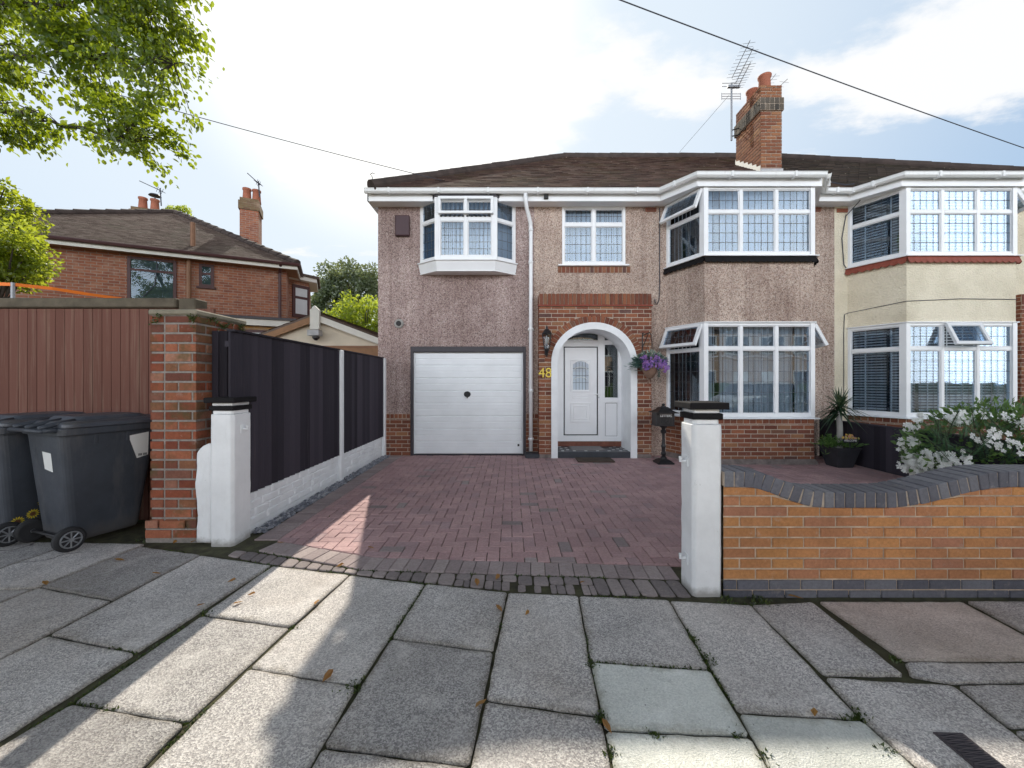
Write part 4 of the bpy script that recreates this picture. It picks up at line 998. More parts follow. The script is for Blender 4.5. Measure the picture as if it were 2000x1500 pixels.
mb = MB(); mb.box(9.32, 11.4, PY, W, 0, 3.0, 1); brickface(mb, (9.32, PY), UX, NF, 2.08, .02, 2.8, seed=4); soldier(mb, (9.32, PY), UX, NF, 2.08, 2.8, 3.0); brickface(mb, (9.32, W), (0, -1), (-1, 0), W-PY, .02, 3.0, seed=3); mb.build('porch_brickwork', ['brick_house', 'mortar'], cream)
mb = MB(); mb.box(6.13, 6.33, W-.02, W+.02, 4.59, 4.66); mb.build('air_brick', 'terracotta', cream)
mb = MB()
mb.tube([(6.30, W-.012, 4.55), (6.22, W-.014, 4.1), (6.26, W-.012, 3.6), (6.33, W-.012, 3.5)], .008, 6); mb.tube([(6.2, 6.98, 4.93), (6.35, 7.1, 4.7), (6.28, W-.012, 4.5)], .007, 6); mb.tube([(5.7, 6.95, 4.96), (5.95, 6.95, 4.91), (6.1, 6.93, 4.92)], .009, 6)
mb.tube([(6.26, W-.008, 0.8), (6.26, W-.008, 2.3), (6.27, W-.01, 2.66), (6.34, W-.008, 2.69), (6.68, 6.59, 2.76), (7.6, 6.588, 2.80), (8.55, 6.588, 2.79)], .006, 5); mb.build('cable', 'wire', cream)
# ================================================================== LEFT BRICK HOUSE
lr = math.radians(25); LO = Vector((-6.9, 11.9, 0)); ld_ = Vector((math.cos(lr), math.sin(lr), 0)); ln_ = Vector((-math.sin(lr), math.cos(lr), 0))
lh_ = thing('brick_house', 'red-brick house with brown hipped roof and two chimneys beyond the brown fence', 'house', tuple(LO), lr)
def LP(px, py, y=0.):
    d = Vector(((px-1000)/F, 1, (HZ-py)/F)); c = Vector((0, 0, CH)); t = (LO+ln_*y-c).dot(ln_)/d.dot(ln_); p = c+d*t-LO
    return Vector((p.dot(ld_), p.dot(ln_), p.z))
def LX(px, py, x):
    d = Vector(((px-1000)/F, 1, (HZ-py)/F)); c = Vector((0, 0, CH)); t = (LO+ld_*x-c).dot(ld_)/d.dot(ld_); p = c+d*t-LO
    return Vector((p.dot(ld_), p.dot(ln_), p.z))
S = 7.5; ez = 4.92
mb = MB(); mb.box(-S, 0, 0, S, 0, ez); mb.build('wall', 'far_brick', lh_, local=True)
o_ = .32; ap = Vector((-S/2, S/2, ez+2.42)); e = ez+.02
mb = MB(); cr = [Vector((-S-o_, -o_, e)), Vector((o_, -o_, e)), Vector((o_, S+o_, e)), Vector((-S-o_, S+o_, e))]
for i in range(4):
    a, b = cr[i], cr[(i+1) % 4]; mb.add([a, b, ap], [(0, 1, 2)], 0)
    u = (b-a).normalized(); mid = (a+b)/2; v = (ap-mid).normalized(); nn = u.cross(v).normalized()
    if i in (0, 1): tiles(mb, a, u, v, nn, [(0, 0), ((b-a).length, 0), ((b-a).length/2, (ap-mid).length)], .105, .17, seed=i)
mb.build('roof', 'roof_far', lh_, local=True)
for i in (0, 1, 3):
    mb = MB(); a = cr[i]; n = 16
    for k in range(n): mb.tube([a.lerp(ap, k/n)+Vector((0, 0, .02)), a.lerp(ap, (k+1.05)/n)+Vector((0, 0, .0))], [.12, .11], 8)
    mb.build('hip_tiles', 'ridge', lh_, local=True)
mb = MB(); mb.box(-S-o_, o_, -o_, -o_+.03, e-.17, e-.02); mb.box(o_-.03, o_, -o_+.03, S+o_, e-.17, e-.02); mb.box(-S-o_, o_-.03, -o_+.03, -.002, e-.16, e-.14, 1); mb.box(.002, o_-.03, -.002, S, e-.16, e-.14, 1)
mb.build('fascia', ['white_board', 'brown_board'], lh_, local=True)
mb = MB(); mb.tube([(-S-o_, -o_-.05, e-.03), (o_+.05, -o_-.05, e-.03)], .05, 8); mb.tube([(o_+.05, -o_-.05, e-.03), (o_+.05, S, e-.03)], .05, 8); mb.build('gutter', 'brown_upvc', lh_, local=True)
def lwin(p0, p1, cols, rows, blindmat='glass_dark'):
    mb = MB(); x0, x1 = p0.x, p1.x; z0, z1 = p1.z, p0.z; w = .07
    for q in ((x0, x1, z0, z0+w), (x0, x1, z1-w, z1), (x0, x0+w, z0+w, z1-w), (x1-w, x1, z0+w, z1-w)): mb.box(q[0], q[1], -.03, .03, q[2], q[3])
    for t in rows: mb.box(x0+w, x1-w, -.028, .03, z1-(z1-z0)*t-.03, z1-(z1-z0)*t+.03)
    mb.box(x0-.05, x1+.05, -.07, .0, z0-.05, z0)
    f = mb.build('window', 'brown_upvc', lh_, local=True)
    mb = MB(); mb.box(x0+w, x1-w, -.012, -.006, z0+w, z1-w, 0); mb.box(x0+w, x1-w, -.004, -.002, z0+w, z1-w, 1); mb.build('pane', ['glass_low', 'pane_back'], f, local=True)
M['pane_back'] = plain('painted_green_reflection', (.10, .125, .10), .5, .5, 2.5)  # dark green reflection of the panes painted into this backing's colour
M['glass_low'] = glassmat('matt_glass', .03)
lwin(LP(249, 500), LP(345, 600), 1, (.27,)); lwin(LP(389, 515), LP(418, 562), 1, (.42,))
a = LP(371, 512); mb = MB(); mb.tube([(a.x, -.09, 2.8), (a.x, -.09, ez-.1)], .055, 10); b = LP(371, 500, .3); mb.tube([(a.x, .25, ez+.15), (a.x, .25, ez+1.02)], .06, 10); mb.tube([(a.x, -.09, ez-.1), (a.x, .02, ez-.02)], .055, 8); mb.build('soil_pipe', 'brown_pipe', lh_, local=True)
a = LP(547, 560); mb = MB(); mb.tube([(a.x, -.06, 0), (a.x, -.06, ez-.25), (a.x+.05, -.36, ez-.05)], .04, 8); mb.build('downpipe', 'brown_upvc', lh_, local=True)
mb = MB(); mb.tube([(-3.05, -.02, ez-.3), (-3.1, -.02, ez-.9), (-3.35, -.02, ez-1.25)], .012, 5); mb.build('cable', 'wire', lh_, local=True)
# chimneys of the brick house
def lchimney(px0, px1, pytop, pybase, yl, dep, pots, capdark=True):
    p0, p1 = LP(px0, pytop, yl), LP(px1, pytop, yl); zt = p0.z; zb = LP(px0, pybase, yl).z-1.5
    mb = MB(); mb.box(p0.x, p1.x, yl, yl+dep, zb, zt-.4); mb.box(p0.x-.04, p1.x+.04, yl-.04, yl+dep+.04, zt-.42, zt-.12, 1); mb.box(p0.x, p1.x, yl, yl+dep, zt-.12, zt, 1)
    ch = mb.build('chimney', ['far_brick', 'stack_top'], lh_, local=True)
    for t in pots:
        mb = MB(); mb.lathe([(.15, 0), (.14, .12), (.12, .42), (.145, .44), (.145, .5), (.11, .5)], (p0.x+(p1.x-p0.x)*t, yl+dep*.5, zt-.02), 14); mb.build('chimney_pot', 'terracotta', ch, local=True, smooth=True)
    return p0, p1, zt, ch
M['stack_top'] = texbrick('mossy_far_brick', (.20, .13, .07), (.16, .09, .06), (.2, .17, .1))
c1 = lchimney(468, 505, 384, 480, 3.0, .75, (.28, .8)); c2 = lchimney(255, 303, 402, 440, 5.6, .6, (.36, .86))
mb = MB(); p = Vector((c2[0].x+(c2[1].x-c2[0].x)*.86, 5.9, c2[2]+.62)); mb.lathe([(.02, -.14), (.02, .0), (.2, .0), (.16, .05), (0, .07)], p, 14); mb.build('cowl', 'wire', c2[3], local=True)
# bay on its far side
mb = MB(); y0, y1 = LX(572, 600, 0).y, LX(572, 600, 0).y+1.7
y0 = 1.0; y1 = 2.9
mb.prism([(0, y0), (.55, y0+.35), (.55, y1-.35), (0, y1)], 0, ez-.15, 0); bayl = mb.build('bay_wall', 'far_brick', lh_, local=True)
a, b = Vector((0, y0)), Vector((.55, y0+.35)); u = (b-a).normalized(); n = Vector((u.y, -u.x)); wd = (b-a).length
mb = MB(); mb.ob(a, u, n, .08, wd, 3.55, 4.62, 0, .05, 0); mb.build('window', 'brown_upvc', lh_, local=True)
mb = MB(); mb.ob(a, u, n, .17, wd-.09, 3.66, 4.16, .05, .055, 0); mb.ob(a, u, n, .17, wd-.09, 4.25, 4.52, .05, .055, 0); mb.build('pane', 'frost', lh_.children[-1], local=True)
mb = MB(); mb.prism([(0, y0-.25), (.8, y0+.2), (.8, y1-.2), (0, y1+.25)], ez-.15, ez-.02, 0); mb.prism([(0, y0-.3), (.88, y0+.18), (.88, y1-.18), (0, y1+.3)], ez-.02, ez+.06, 1); mb.build('bay_roof', ['white_board', 'roof_far'], lh_, local=True)
# flat roofed lean-to
mb = MB(); mb.box(-3.4, .25, -1.0, -.005, 0, 2.93, 0); mb.box(-3.5, .35, -1.15, -.005, 2.93, 3.10, 1); mb.box(-3.55, .4, -1.2, -.005, 3.10, 3.17, 2); ext = mb.build('lean_to', ['far_brick_yellow', 'white_board', 'dark_frame'], lh_, local=True)
mb = MB(); mb.box(-.95, -.02, -1.04, -1.0, 2.2, 2.82, 0); mb.box(-.87, -.1, -1.046, -1.04, 2.3, 2.74, 1); mb.build('window', ['brown_upvc', 'frost'], ext, local=True)
# ================================================================== AERIALS
def yagi(mb, a, b, n, w, r=.008, updir=None):
    a, b = Vector(a), Vector(b); d = (b-a).normalized(); s = d.cross(Vector((0, 0, 1))).normalized() if updir is None else updir
    mb.tube([a, b], r, 6)
    for i in range(n):
        p = a.lerp(b, (i+.3)/n); mb.tube([p-s*w/2, p+s*w/2], r*.55, 4)
ar = thing('tv_aerial', 'large multi-beam TV aerial on a mast beside the orange brick chimney stack', 'aerial', (5.33, 9.45, 7.2))
mb = MB(); mb.tube([(5.33, 9.45, 7.25), (5.33, 9.45, 8.62)], .022, 8); mb.build('mast', 'metal', ar)
mb = MB()
for z in (7.35, 7.5): mb.tube([(5.33, 9.45, z), (5.52, 9.35, z)], .014, 6); mb.tube([(5.52, 9.35, z), (5.47, 9.1, z-.02)], .012, 6)
mb.build('bracket', 'dark_metal', ar)
mb = MB(); h = Vector((-.20, -1.05, 0))
for dx, dz, k in ((-.0, .2, 1), (.09, .08, .95), (.12, -.06, .75)):
    a = Vector((5.33+dx, 9.43, 8.55+dz)); yagi(mb, a, a+h*k, 10, .26)
mb.build('director_beams', 'metal', ar)
mb = MB()
for z in (8.30, 8.36, 8.42, 8.60, 8.68): mb.tube([(5.12, 9.5, z), (5.58, 9.5, z)], .007, 5)
for x in (5.12, 5.58): mb.tube([(x, 9.5, 8.28), (x, 9.5, 8.44)], .007, 5)
mb.box(5.22, 5.52, 9.4, 9.46, 8.52, 8.57, 0); mb.build('reflector', 'metal', ar)
ar2 = thing('tv_aerial', 'small twin TV aerial just right of the tall orange chimney top', 'aerial', (6.02, 9.45, 7.6))
mb = MB(); mb.tube([(6.02, 9.45, 7.6), (6.02, 9.45, 8.36)], .016, 8); mb.build('mast', 'metal', ar2)
mb = MB()
a = Vector((6.02, 9.42, 8.36)); yagi(mb, a, a+Vector((-.05, -.62, .0)), 6, .24, .006); a = Vector((6.02, 9.42, 8.12)); yagi(mb, a, a+Vector((.12, -.75, .02)), 6, .24, .006); mb.build('director_beams', 'metal', ar2)
for (px0, py0, px1, py1, pyb, yl, lab) in ((313, 372, 272, 353, 402, 5.7, 'thin TV aerial beside the low two-pot chimney with a cowl'), (505, 358, 483, 338, 385, 3.1, 'thin TV aerial on the tall red-brick chimney of the brick house')):
    p = LP(px0, py0, yl); q = LP(px1, py1, yl-.3); b = LP(px0+2, pyb, yl); wv = lambda p: LO+ld_*p.x+ln_*p.y+Vector((0, 0, p.z))
    p, q, b = wv(p), wv(q), wv(b); r_ = thing('tv_aerial', lab, 'aerial', tuple(b))
    mb = MB(); mb.tube([b, p, p+(p-b)*.15], .02, 6); mb.build('mast', 'wire', r_)
    mb = MB(); mb.tube([p+(p-q)*.15, q], .014, 5)
    for i in range(3): c = p.lerp(q, -.1+.12*i); mb.tube([c+Vector((-.12, 0, .07)), c+Vector((.12, 0, -.07))], .009, 4); mb.tube([c+Vector((0, .05, .12)), c+Vector((0, -.05, -.12))], .009, 4)
    mb.build('director_beams', 'wire', r_)
# overhead cables
def cable(a, b, sag, r, label, n=24):
    a, b = Vector(a), Vector(b); mb = MB()
    mb.tube([a.lerp(b, i/n)-Vector((0, 0, sag*4*(i/n)*(1-i/n))) for i in range(n+1)], r*.8, 6); tag(mb.build('overhead_cable', 'wire', smooth=True), label, 'cable')
cable(P(1120, -35, 5.2), P(2120, 330, 8.6), .05, .0105, 'thick dark overhead cable crossing the sky above the chimney')
cable(P(-120, 82, 5.6), P(862, 352, 7.0), .06, .007, 'thin overhead cable running through the leafy branches to the garage wing gutter')
cable(P(1322, 303, 10.9), P(1424, 186, 9.45), .0, .005, 'thin wire rising from the roof ridge to the large aerial')
# ================================================================== LEFT BOUNDARY
# brick pier
pr = thing('brick_pier', 'tall weathered red-brick gate pier with mossy stone cap between brown and black fences', 'pier', (-2.985, 3.73, 0))
mb = MB(); x0, x1, y0, y1 = -3.19, -2.785, 3.43, 4.04; mb.box(x0+.008, x1-.008, y0+.008, y1-.008, -.05, 1.985, 1)
brickface(mb, (x0, y0+.008), UX, NF, x1-x0, .02, 1.985, .245, .086, .017, .008, mode='flem', seed=21, phase=.0); brickface(mb, (x1-.008, y0), (0, 1), (1, 0), y1-y0, .02, 1.985, .235, .086, .017, .008, seed=22); brickface(mb, (x0+.008, y1), (0, -1), (-1, 0), y1-y0, .02, 1.985, .235, .086, .017, .008, seed=23)
mb.box(x0-.02, x1+.02, y0-.02, y1, -.02, .11, 1); brickface(mb, (x0-.02, y0-.02), UX, NF, x1-x0+.04, .02, .19, .235, .086, .017, .008, seed=31)
mb.build('pier_brickwork', ['brick_pier', 'mortar_dark'], pr)
mb = MB(); mb.box(x0-.012, x1+.015, y0-.015, y1+.03, 1.985, 2.035); mb.build('cap', 'stone_cap', pr, bevel=.012)
mb = MB()
for _ in range(260):
    p = Vector((R.uniform(x0, x1+.02), y0-.018, 1.985-abs(R.gauss(0, .05)))) if R.random() < .5 else Vector((x1+.018, R.uniform(y0, y1), 1.98-abs(R.gauss(0, .04))))
    if noise.noise(p*9) > .05:
        for _ in range(3): mb.leaf(p+rvec()*.01, Vector((R.uniform(-1, 1), R.uniform(-1.2, 0), R.uniform(-1, .6))), rvec(), .022, .014)
mb.build('moss_growth', 'moss', pr, kind='stuff')
# white gate pillar, left
def lumpy(o, st=.007, sc=.10, lv=5):
    m = o.modifiers.new('sub', 'SUBSURF'); m.subdivision_type = 'SIMPLE'; m.levels = m.render_levels = lv
    tx = bpy.data.textures.new('lumps', 'CLOUDS'); tx.noise_scale = sc; tx.noise_depth = 3
    d = o.modifiers.new('disp', 'DISPLACE'); d.texture = tx; d.strength = st; d.mid_level = .5; d.texture_coords = 'LOCAL'
    return o
def pillar(name, lab, x0, x1, y0, y1, rx0, hinge, side, zt):
    t = thing(name, lab, 'gate pillar', ((x0+x1)/2, (y0+y1)/2, 0)); e = .012
    def rect(a, b, c, d, k): return [(a+k, c), (b-k, c), (b, c+k), (b, d-k), (b-k, d), (a+k, d), (a, d-k), (a, c+k)]
    mb = MB(); mb.prism(rect(x0, x1, y0, y1, .022), -.03, zt-.145); mb.prism(rect(x0+e, x1-e, y0+e, y1-e, .018), zt-.145, zt-.112); mb.prism(rect(x0+e, x1-e, y0+e, y1-e, .01), zt-.072, zt-.045)
    lumpy(mb.build('shaft', 'white_paint', t, bevel=.008, segs=2))
    mb = MB(); mb.box(x0-.002, x1+.002, y0-.002, y1+.002, zt-.112, zt-.072); mb.box(x0-.028, x1+.028, y0-.028, y1+.028, zt-.045, zt); mb.build('cap', 'black_paint', t, bevel=.007, segs=2)
    for z in hinge:
        mb = MB(); xx = x0 if side < 0 else x1
        mb.box(min(xx, xx+side*.006), max(xx, xx+side*.006), (y0+y1)/2-.03, (y0+y1)/2+.03, z-.035, z+.035); mb.tube([(xx+side*.004, (y0+y1)/2, z), (xx+side*.04, (y0+y1)/2, z), (xx+side*.04, (y0+y1)/2, z+.03)], .011, 8); mb.build('hinge_pin', 'white_clean', t)
    return t
pillar('gate_pillar', 'white painted gate pillar with black cap against the brick pier, left of the drive', -2.59, -2.384, 3.325, 3.57, 0, (.98,), 1, 1.262)
pillar('gate_pillar', 'white painted gate pillar with black cap at the end of the orange brick wall', 1.186, 1.384, 2.55, 2.75, 0, (.86, .2), -1, 1.262)
mb = MB(); pts = [(-2.735, 0), (-2.59, 0), (-2.59, .87), (-2.63, .865), (-2.68, .84), (-2.73, .79), (-2.742, .5), (-2.725, .2)]
vs = [(x, 3.36, z) for x, z in pts]+[(x, 3.62, z) for x, z in pts]; n = len(pts); mb.add(vs, [tuple(range(n)), tuple(range(2*n-1, n-1, -1))]+[(i, n+i, n+(i+1) % n, (i+1) % n) for i in range(n)])
tag(lumpy(mb.build('wall_stub', 'white_paint', bevel=.02, segs=2), .018, .12, 4), 'low lumpy white painted wall stub between brick pier and left gate pillar', 'wall')
# black planks between pier and panel
mb = MB()
for i, (a, b, z) in enumerate(((-2.775, -2.715, 1.87), (-2.71, -2.635, 1.87), (-2.63, -2.555, 1.865), (-2.55, -2.46, 1.86))): mb.box(a, b, 3.595+i*.003, 3.62+i*.003, .05, z)
mb.box(-2.78, -2.72, 3.63, 3.70, 0, 1.83)
tag(mb.build('fence_planks', 'black_fence', bevel=.004), 'narrow black upright planks filling the gap behind the left white pillar', 'fence')
# black fence along the drive
FX = -2.42
fn = thing('black_fence', 'black featheredge fence with white concrete posts along the left of the driveway', 'fence', (FX-.05, 5.4, 0))
posts = [3.60, 5.46, 7.31]
for i in range(2):
    mb = MB(); a, b = posts[i]+.05, posts[i+1]-.05; y = a
    if i == 0: a = y = 3.36
    k = 0
    while y < b-.02:
        y2 = min(y+.105, b); zt = 1.83+R.uniform(-.003, .004)
        mb.hexa([(FX-.012, y, .37), (FX+.020, y2, .37), (FX-.02, y2, .37), (FX-.02, y, .37), (FX-.012, y, zt), (FX+.020, y2, zt), (FX-.02, y2, zt), (FX-.02, y, zt)])
        y = y2; k += 1
    for z in (.55, 1.1, 1.7): mb.box(FX-.06, FX-.022, a, b, z, z+.05)
    mb.box(FX-.045, FX+.03, a, b, 1.832, 1.85)
    mb.build('fence_panel', 'black_fence', fn)
    mb = MB(); a2 = max(a, 3.58)
    mb.box(FX-.04, FX-.006, a2, b, -.03, .368, 0)
    for rw in range(4):
        y = a2-(.12 if rw % 2 else 0)
        while y < b:
            y2 = y+R.uniform(.18, .27); ya, yb2 = max(y, a2), min(y2, b); z0 = .062+rw*.0765; z1 = z0+.0765
            if yb2-ya > .02:
                m = R.uniform(.008, .022); ym, zm = (ya+yb2)/2+R.uniform(-.03, .03), (z0+z1)/2
                q = [(FX-.006, ya, z0), (FX-.006, yb2, z0), (FX-.006, yb2, z1), (FX-.006, ya, z1)]
                q2 = [(FX-.006+m*R.uniform(.5, 1), ya+.015, z0+.010), (FX-.006+m*R.uniform(.5, 1), yb2-.015, z0+.010), (FX-.006+m*R.uniform(.5, 1), yb2-.015, z1-.010), (FX-.006+m*R.uniform(.5, 1), ya+.015, z1-.010)]
                mb.add(q+q2, [(4, 5, 6, 7), (0, 1, 5, 4), (1, 2, 6, 5), (2, 3, 7, 6), (3, 0, 4, 7)])
            y = y2
    mb.build('gravel_board', 'white_clean', fn, bevel=.004)
for y in posts[1:]:
    mb = MB(); mb.box(FX-.06, FX+.045, y-.05, y+.05, 0, 1.84); mb.build('fence_post', 'white_clean', fn, bevel=.012)
# tall brown fence
BY = 4.12
bf = thing('brown_fence', 'tall reddish-brown vertical board fence with weathered top rail behind the wheelie bins', 'fence', (-5.5, BY, 0))
mb = MB(); x = -10.
while x < -3.2:
    w = .098; mb.hexa([(x, BY-.0215, -.08), (x+w-.004, BY-.0235, -.08), (x+w-.004, BY+.01, -.08), (x, BY+.01, -.08), (x, BY-.0215, 2.165), (x+w-.004, BY-.0235, 2.165), (x+w-.004, BY+.01, 2.165), (x, BY+.01, 2.165)]); x += w
mb.box(-10, -3.2, BY+.002, BY+.012, -.08, 2.16)
mb.build('fence_board', 'brown_fence', bf)
mb = MB(); mb.box(-10, -3.52, BY-.05, BY+.06, 2.175, 2.275); mb.build('top_rail', 'old_wood', bf, bevel=.01)
mb = MB(); mb.box(-3.51, -3.33, BY-.03, BY+.14, 0, 2.275); mb.build('fence_post', 'old_wood', bf, bevel=.01)
# orange strap on a pole
st = thing('orange_strap', 'bright orange strap stretched from a short grey pole above the brown fence', 'strap', tuple(P(25, 640, 5.4)-Vector((0, 0, 0))))
mb = MB(); mb.tube([P(24, 760, 5.4), P(25, 552, 5.4)], .022, 8); mb.build('pole', 'metal', st)
mb = MB(); q = [P(-60, 552, 5.3), P(25, 555, 5.4), P(100, 563, 5.7), P(170, 574, 6.1), P(235, 583, 6.6)]
for i in range(len(q)-1): mb.hexa([q[i]+Vector((0, 0, -.025)), q[i+1]+Vector((0, 0, -.025)), q[i+1]+Vector((.01, .01, -.025)), q[i]+Vector((.01, .01, -.025)), q[i]+Vector((0, 0, .02)), q[i+1]+Vector((0, 0, .02)), q[i+1]+Vector((.01, .01, .02)), q[i]+Vector((.01, .01, .02))])
mb.build('webbing', 'orange', st)
# cream garden garage
gg = thing('garden_garage', 'cream gabled garage with brown bargeboards beyond the black fence', 'garage', (-5.2, 10.5, 0))
gc, gw, gy, gyb, gze, gza = -5.2, 1.95, 10.5, 15.5, 2.42, 3.16
mb = MB(); vs = [(gc-gw, gy, 0), (gc+gw, gy, 0), (gc+gw, gy, gze), (gc, gy, gza), (gc-gw, gy, gze)]; vs += [(x, gyb, z) for x, _, z in vs]
mb.add(vs, [(0, 1, 2, 3, 4), (9, 8, 7, 6, 5), (0, 4, 9, 5), (1, 6, 7, 2)]); mb.build('wall', 'cream_panel', gg)
mb = MB(); th = .06; ov = .25; sx = (gza-gze)/gw
for sg in (-1, 1):
    a = Vector((gc, gy-.15, gza+.02)); b = Vector((gc+sg*(gw+ov), gy-.15, gze-ov*sx+.02)); dv = Vector((0, gyb-gy+.2, 0)); up = Vector((0, 0, th))
    p = [a, b, b+dv, a+dv]; p = p if sg < 0 else p[::-1]; mb.hexa([*p, *[k+up for k in p]], 0)
    u_ = (b-a).normalized(); O_ = b+up; tiles(mb, O_ if sg > 0 else O_+dv, Vector((0, 1 if sg > 0 else -1, 0)), -u_, Vector((sg*sx, 0, 1)).normalized(), [(0, 0), (dv.y, 0), (dv.y, (b-a).length), (0, (b-a).length)], .2, .3, seed=sg+4)
mb.build('roof', 'roof_far', gg)
for sg in (-1, 1):
    mb = MB(); a = Vector((gc, gy-.16, gza+.02)); b = Vector((gc+sg*(gw+ov), gy-.16, gze-ov*sx+.02)); dn = Vector((0, 0, -.17)); bk = Vector((0, .03, 0))
    p = [a+dn, b+dn, b+dn+bk, a+dn+bk, a, b, b+bk, a+bk]; mb.hexa(p); mb.build('bargeboard', 'brown_board' if sg < 0 else 'white_board', gg)
mb = MB(); mb.prism([(0, 0), (.24, 0), (.24, .5), (.12, .62), (0, .5)], 0, .08); mb.v = [(gc-.12+v[0], gy-.18-v[2], gza-.38+v[1]) for v in mb.v]; mb.build('gable_plaque', 'white_board', gg)
mb = MB(); mb.box(gc-.14, gc+.16, gy-.36, gy-.15, gza-.56, gza-.41); mb.lathe([(.03, -.08), (.09, -.02), (.09, .02)], (gc+.04, gy-.26, gza-.6), 12, 1); mb.build('floodlight', ['leadflash', 'dark_metal'], gg)
mb = MB(); mb.box(gc-.1, gc+gw-.02, gy-.03, gy-.005, 2.02, 2.30, 0); mb.box(gc-.15, gc+gw, gy-.05, gy-.005, 2.30, 2.36, 1); mb.box(gc-1.1, gc+gw-.1, gy-.02, gy-.004, 0, 2.02, 2); mb.build('door', ['brown_board', 'brown_pipe', 'dark_frame'], gg)
# ================================================================== WHEELIE BINS
def wheelie(name, lab, loc, ang, label_parts):
    t = thing(name, lab, 'wheelie bin', loc, ang)       # local +x is the opening side, -x the hinge and wheels
    def loop(xb, xf, w, z, r=.05, n=4):
        pts = []
        for cx, cy, a0 in ((xf-r, w-r, 0), (xb+r, w-r, 90), (xb+r, -w+r, 180), (xf-r, -w+r, 270)):
            for k in range(n+1):
                a = math.radians(a0+90*k/n); pts.append((cx+r*math.cos(a), cy+r*math.sin(a), z))
        return pts
    def loft(mb, loops, mi=0, cap=True):
        n = len(loops[0]); vs = [p for l in loops for p in l]; fs = []
        for i in range(len(loops)-1):
            for k in range(n): fs.append((i*n+k, i*n+(k+1) % n, (i+1)*n+(k+1) % n, (i+1)*n+k))
        if cap: fs.append(tuple(range(n-1, -1, -1))); fs.append(tuple((len(loops)-1)*n+k for k in range(n)))
        mb.add(vs, fs, mi)
    mb = MB()
    loft(mb, [loop(-.235, .235, .205, .04), loop(-.245, .245, .215, .07), loop(-.25, .25, .22, .14), loop(-.285, .30, .25, .55), loop(-.315, .345, .272, .93), loop(-.32, .35, .275, .955)])
    loft(mb, [loop(-.33, .385, .295, .95, .04), loop(-.335, .40, .302, .955, .04), loop(-.335, .40, .302, 1.005, .04), loop(-.33, .395, .296, 1.012, .04)])
    for sy in (-1, 1):          # ribs under the rim and recessed strakes
        for x in (-.1, .12): mb.box(x-.012, x+.012, sy*.262-.012, sy*.262+.012, .86, .95)
        mb.add([(.30, sy*.27, .95), (.39, sy*.27, .95), (.30, sy*.262, .86), (.30, sy*.29, .95), (.39, sy*.29, .95), (.30, sy*.28, .86)], [(0, 1, 2), (5, 4, 3), (0, 3, 4, 1), (1, 4, 5, 2), (2, 5, 3, 0)])
    body = mb.build('body', 'bin', t, local=True, bevel=.006)
    mb = MB()
    loft(mb, [loop(-.31, .42, .31, 1.010, .05), loop(-.315, .43, .318, 1.018, .05), loop(-.31, .425, .314, 1.045, .05), loop(-.28, .38, .275, 1.062, .06), loop(-.22, .31, .225, 1.068, .06), loop(-.19, .27, .20, 1.098, .06), loop(-.16, .23, .17, 1.102, .06)])
    mb.box(.35, .44, -.1, .1, 1.045, 1.065)
    lid = mb.build('lid', 'bin_lid', t, local=True, smooth=False, bevel=.006, segs=2)
    mb = MB(); mb.tube([(-.41, -.25, 1.0), (-.41, .25, 1.0)], .016, 10)
    for y in (-.25, -.08, .08, .25): mb.tube([(-.30, y, .985), (-.36, y, 1.005), (-.41, y, 1.0)], .016, 8)
    for y in (-.19, .0, .19): mb.tube([(-.2, y, 1.066), (-.30, y, 1.05), (-.37, y, 1.03), (-.41, y, 1.02)], .02, 8)
    mb.build('handle', 'bin', t, local=True, smooth=True)
    for sy in (-1, 1):
        mb = MB(); c = (-.275, sy*.29, .1); prof = [(.055, -.028), (.085, -.03), (.1, -.018), (.1, .018), (.085, .03), (.055, .028)]
        mb.lathe(prof, (0, 0, 0), 28); mb.v = [(c[0]+v[0], c[1]+v[2], c[2]+v[1]) for v in mb.v]
        wl = mb.build('wheel', 'rubber', t, local=True, smooth=False, bevel=.004)
        mb = MB(); yy = c[1]+sy*.031
        mb.tube([(c[0], c[1]-.03, c[2]), (c[0], c[1]+sy*.04, c[2])], .016, 10)
        for k in range(8):
            a = k*math.pi/4; mb.tube([(c[0]+.016*math.cos(a), yy, c[2]+.016*math.sin(a)), (c[0]+.062*math.cos(a), yy, c[2]+.062*math.sin(a))], .006, 5)
        mb.tube([(c[0]+.064*math.cos(k*math.pi/10), yy, c[2]+.064*math.sin(k*math.pi/10)) for k in range(21)], .006, 5); mb.build('rim', 'metal', wl, local=True)
    mb = MB(); mb.tube([(-.275, -.28, .1), (-.275, .28, .1)], .014, 8); mb.build('axle', 'dark_metal', t, local=True)
    return t, body
ang = math.atan2(.944, .33)
def sidept(x, z, sy, d=.003):     # point on the slanting side of a bin
    w = .22+(z-.14)*(.272-.22)/(.93-.14); return (x, sy*(w+d), z)
def backpt(y, z, d=.003): return (-.25-(z-.14)*.065/.79-d, y, z)
b1, body1 = wheelie('wheelie_bin', 'grey wheelie bin with white paper stickers, the nearer one beside the brick pier', (-3.83, 3.56, 0), ang, 0)
mb = MB(); mb.add([sidept(.12, .90, -1), sidept(.275, .92, -1), sidept(.275, .70, -1), sidept(.19, .68, -1)][::-1], [(0, 1, 2, 3)]); mb.build('sticker', 'paper', body1, local=True)
mb = MB(); mb.add([backpt(-.10, .80), backpt(.03, .81), backpt(.02, .66), backpt(-.10, .64)][::-1], [(0, 1, 2, 3)]); mb.build('sticker', 'paper', body1, local=True)
mb = MB()
for i in range(9):
    if i != 4: x = .2+i*.0075; mb.add([sidept(x, .722, -1, .005), sidept(x+.0045, .722, -1, .005), sidept(x+.0045, .7, -1, .005), sidept(x, .7, -1, .005)][::-1], [(0, 1, 2, 3)])
mb.build('sticker_print', 'black', body1, local=True)
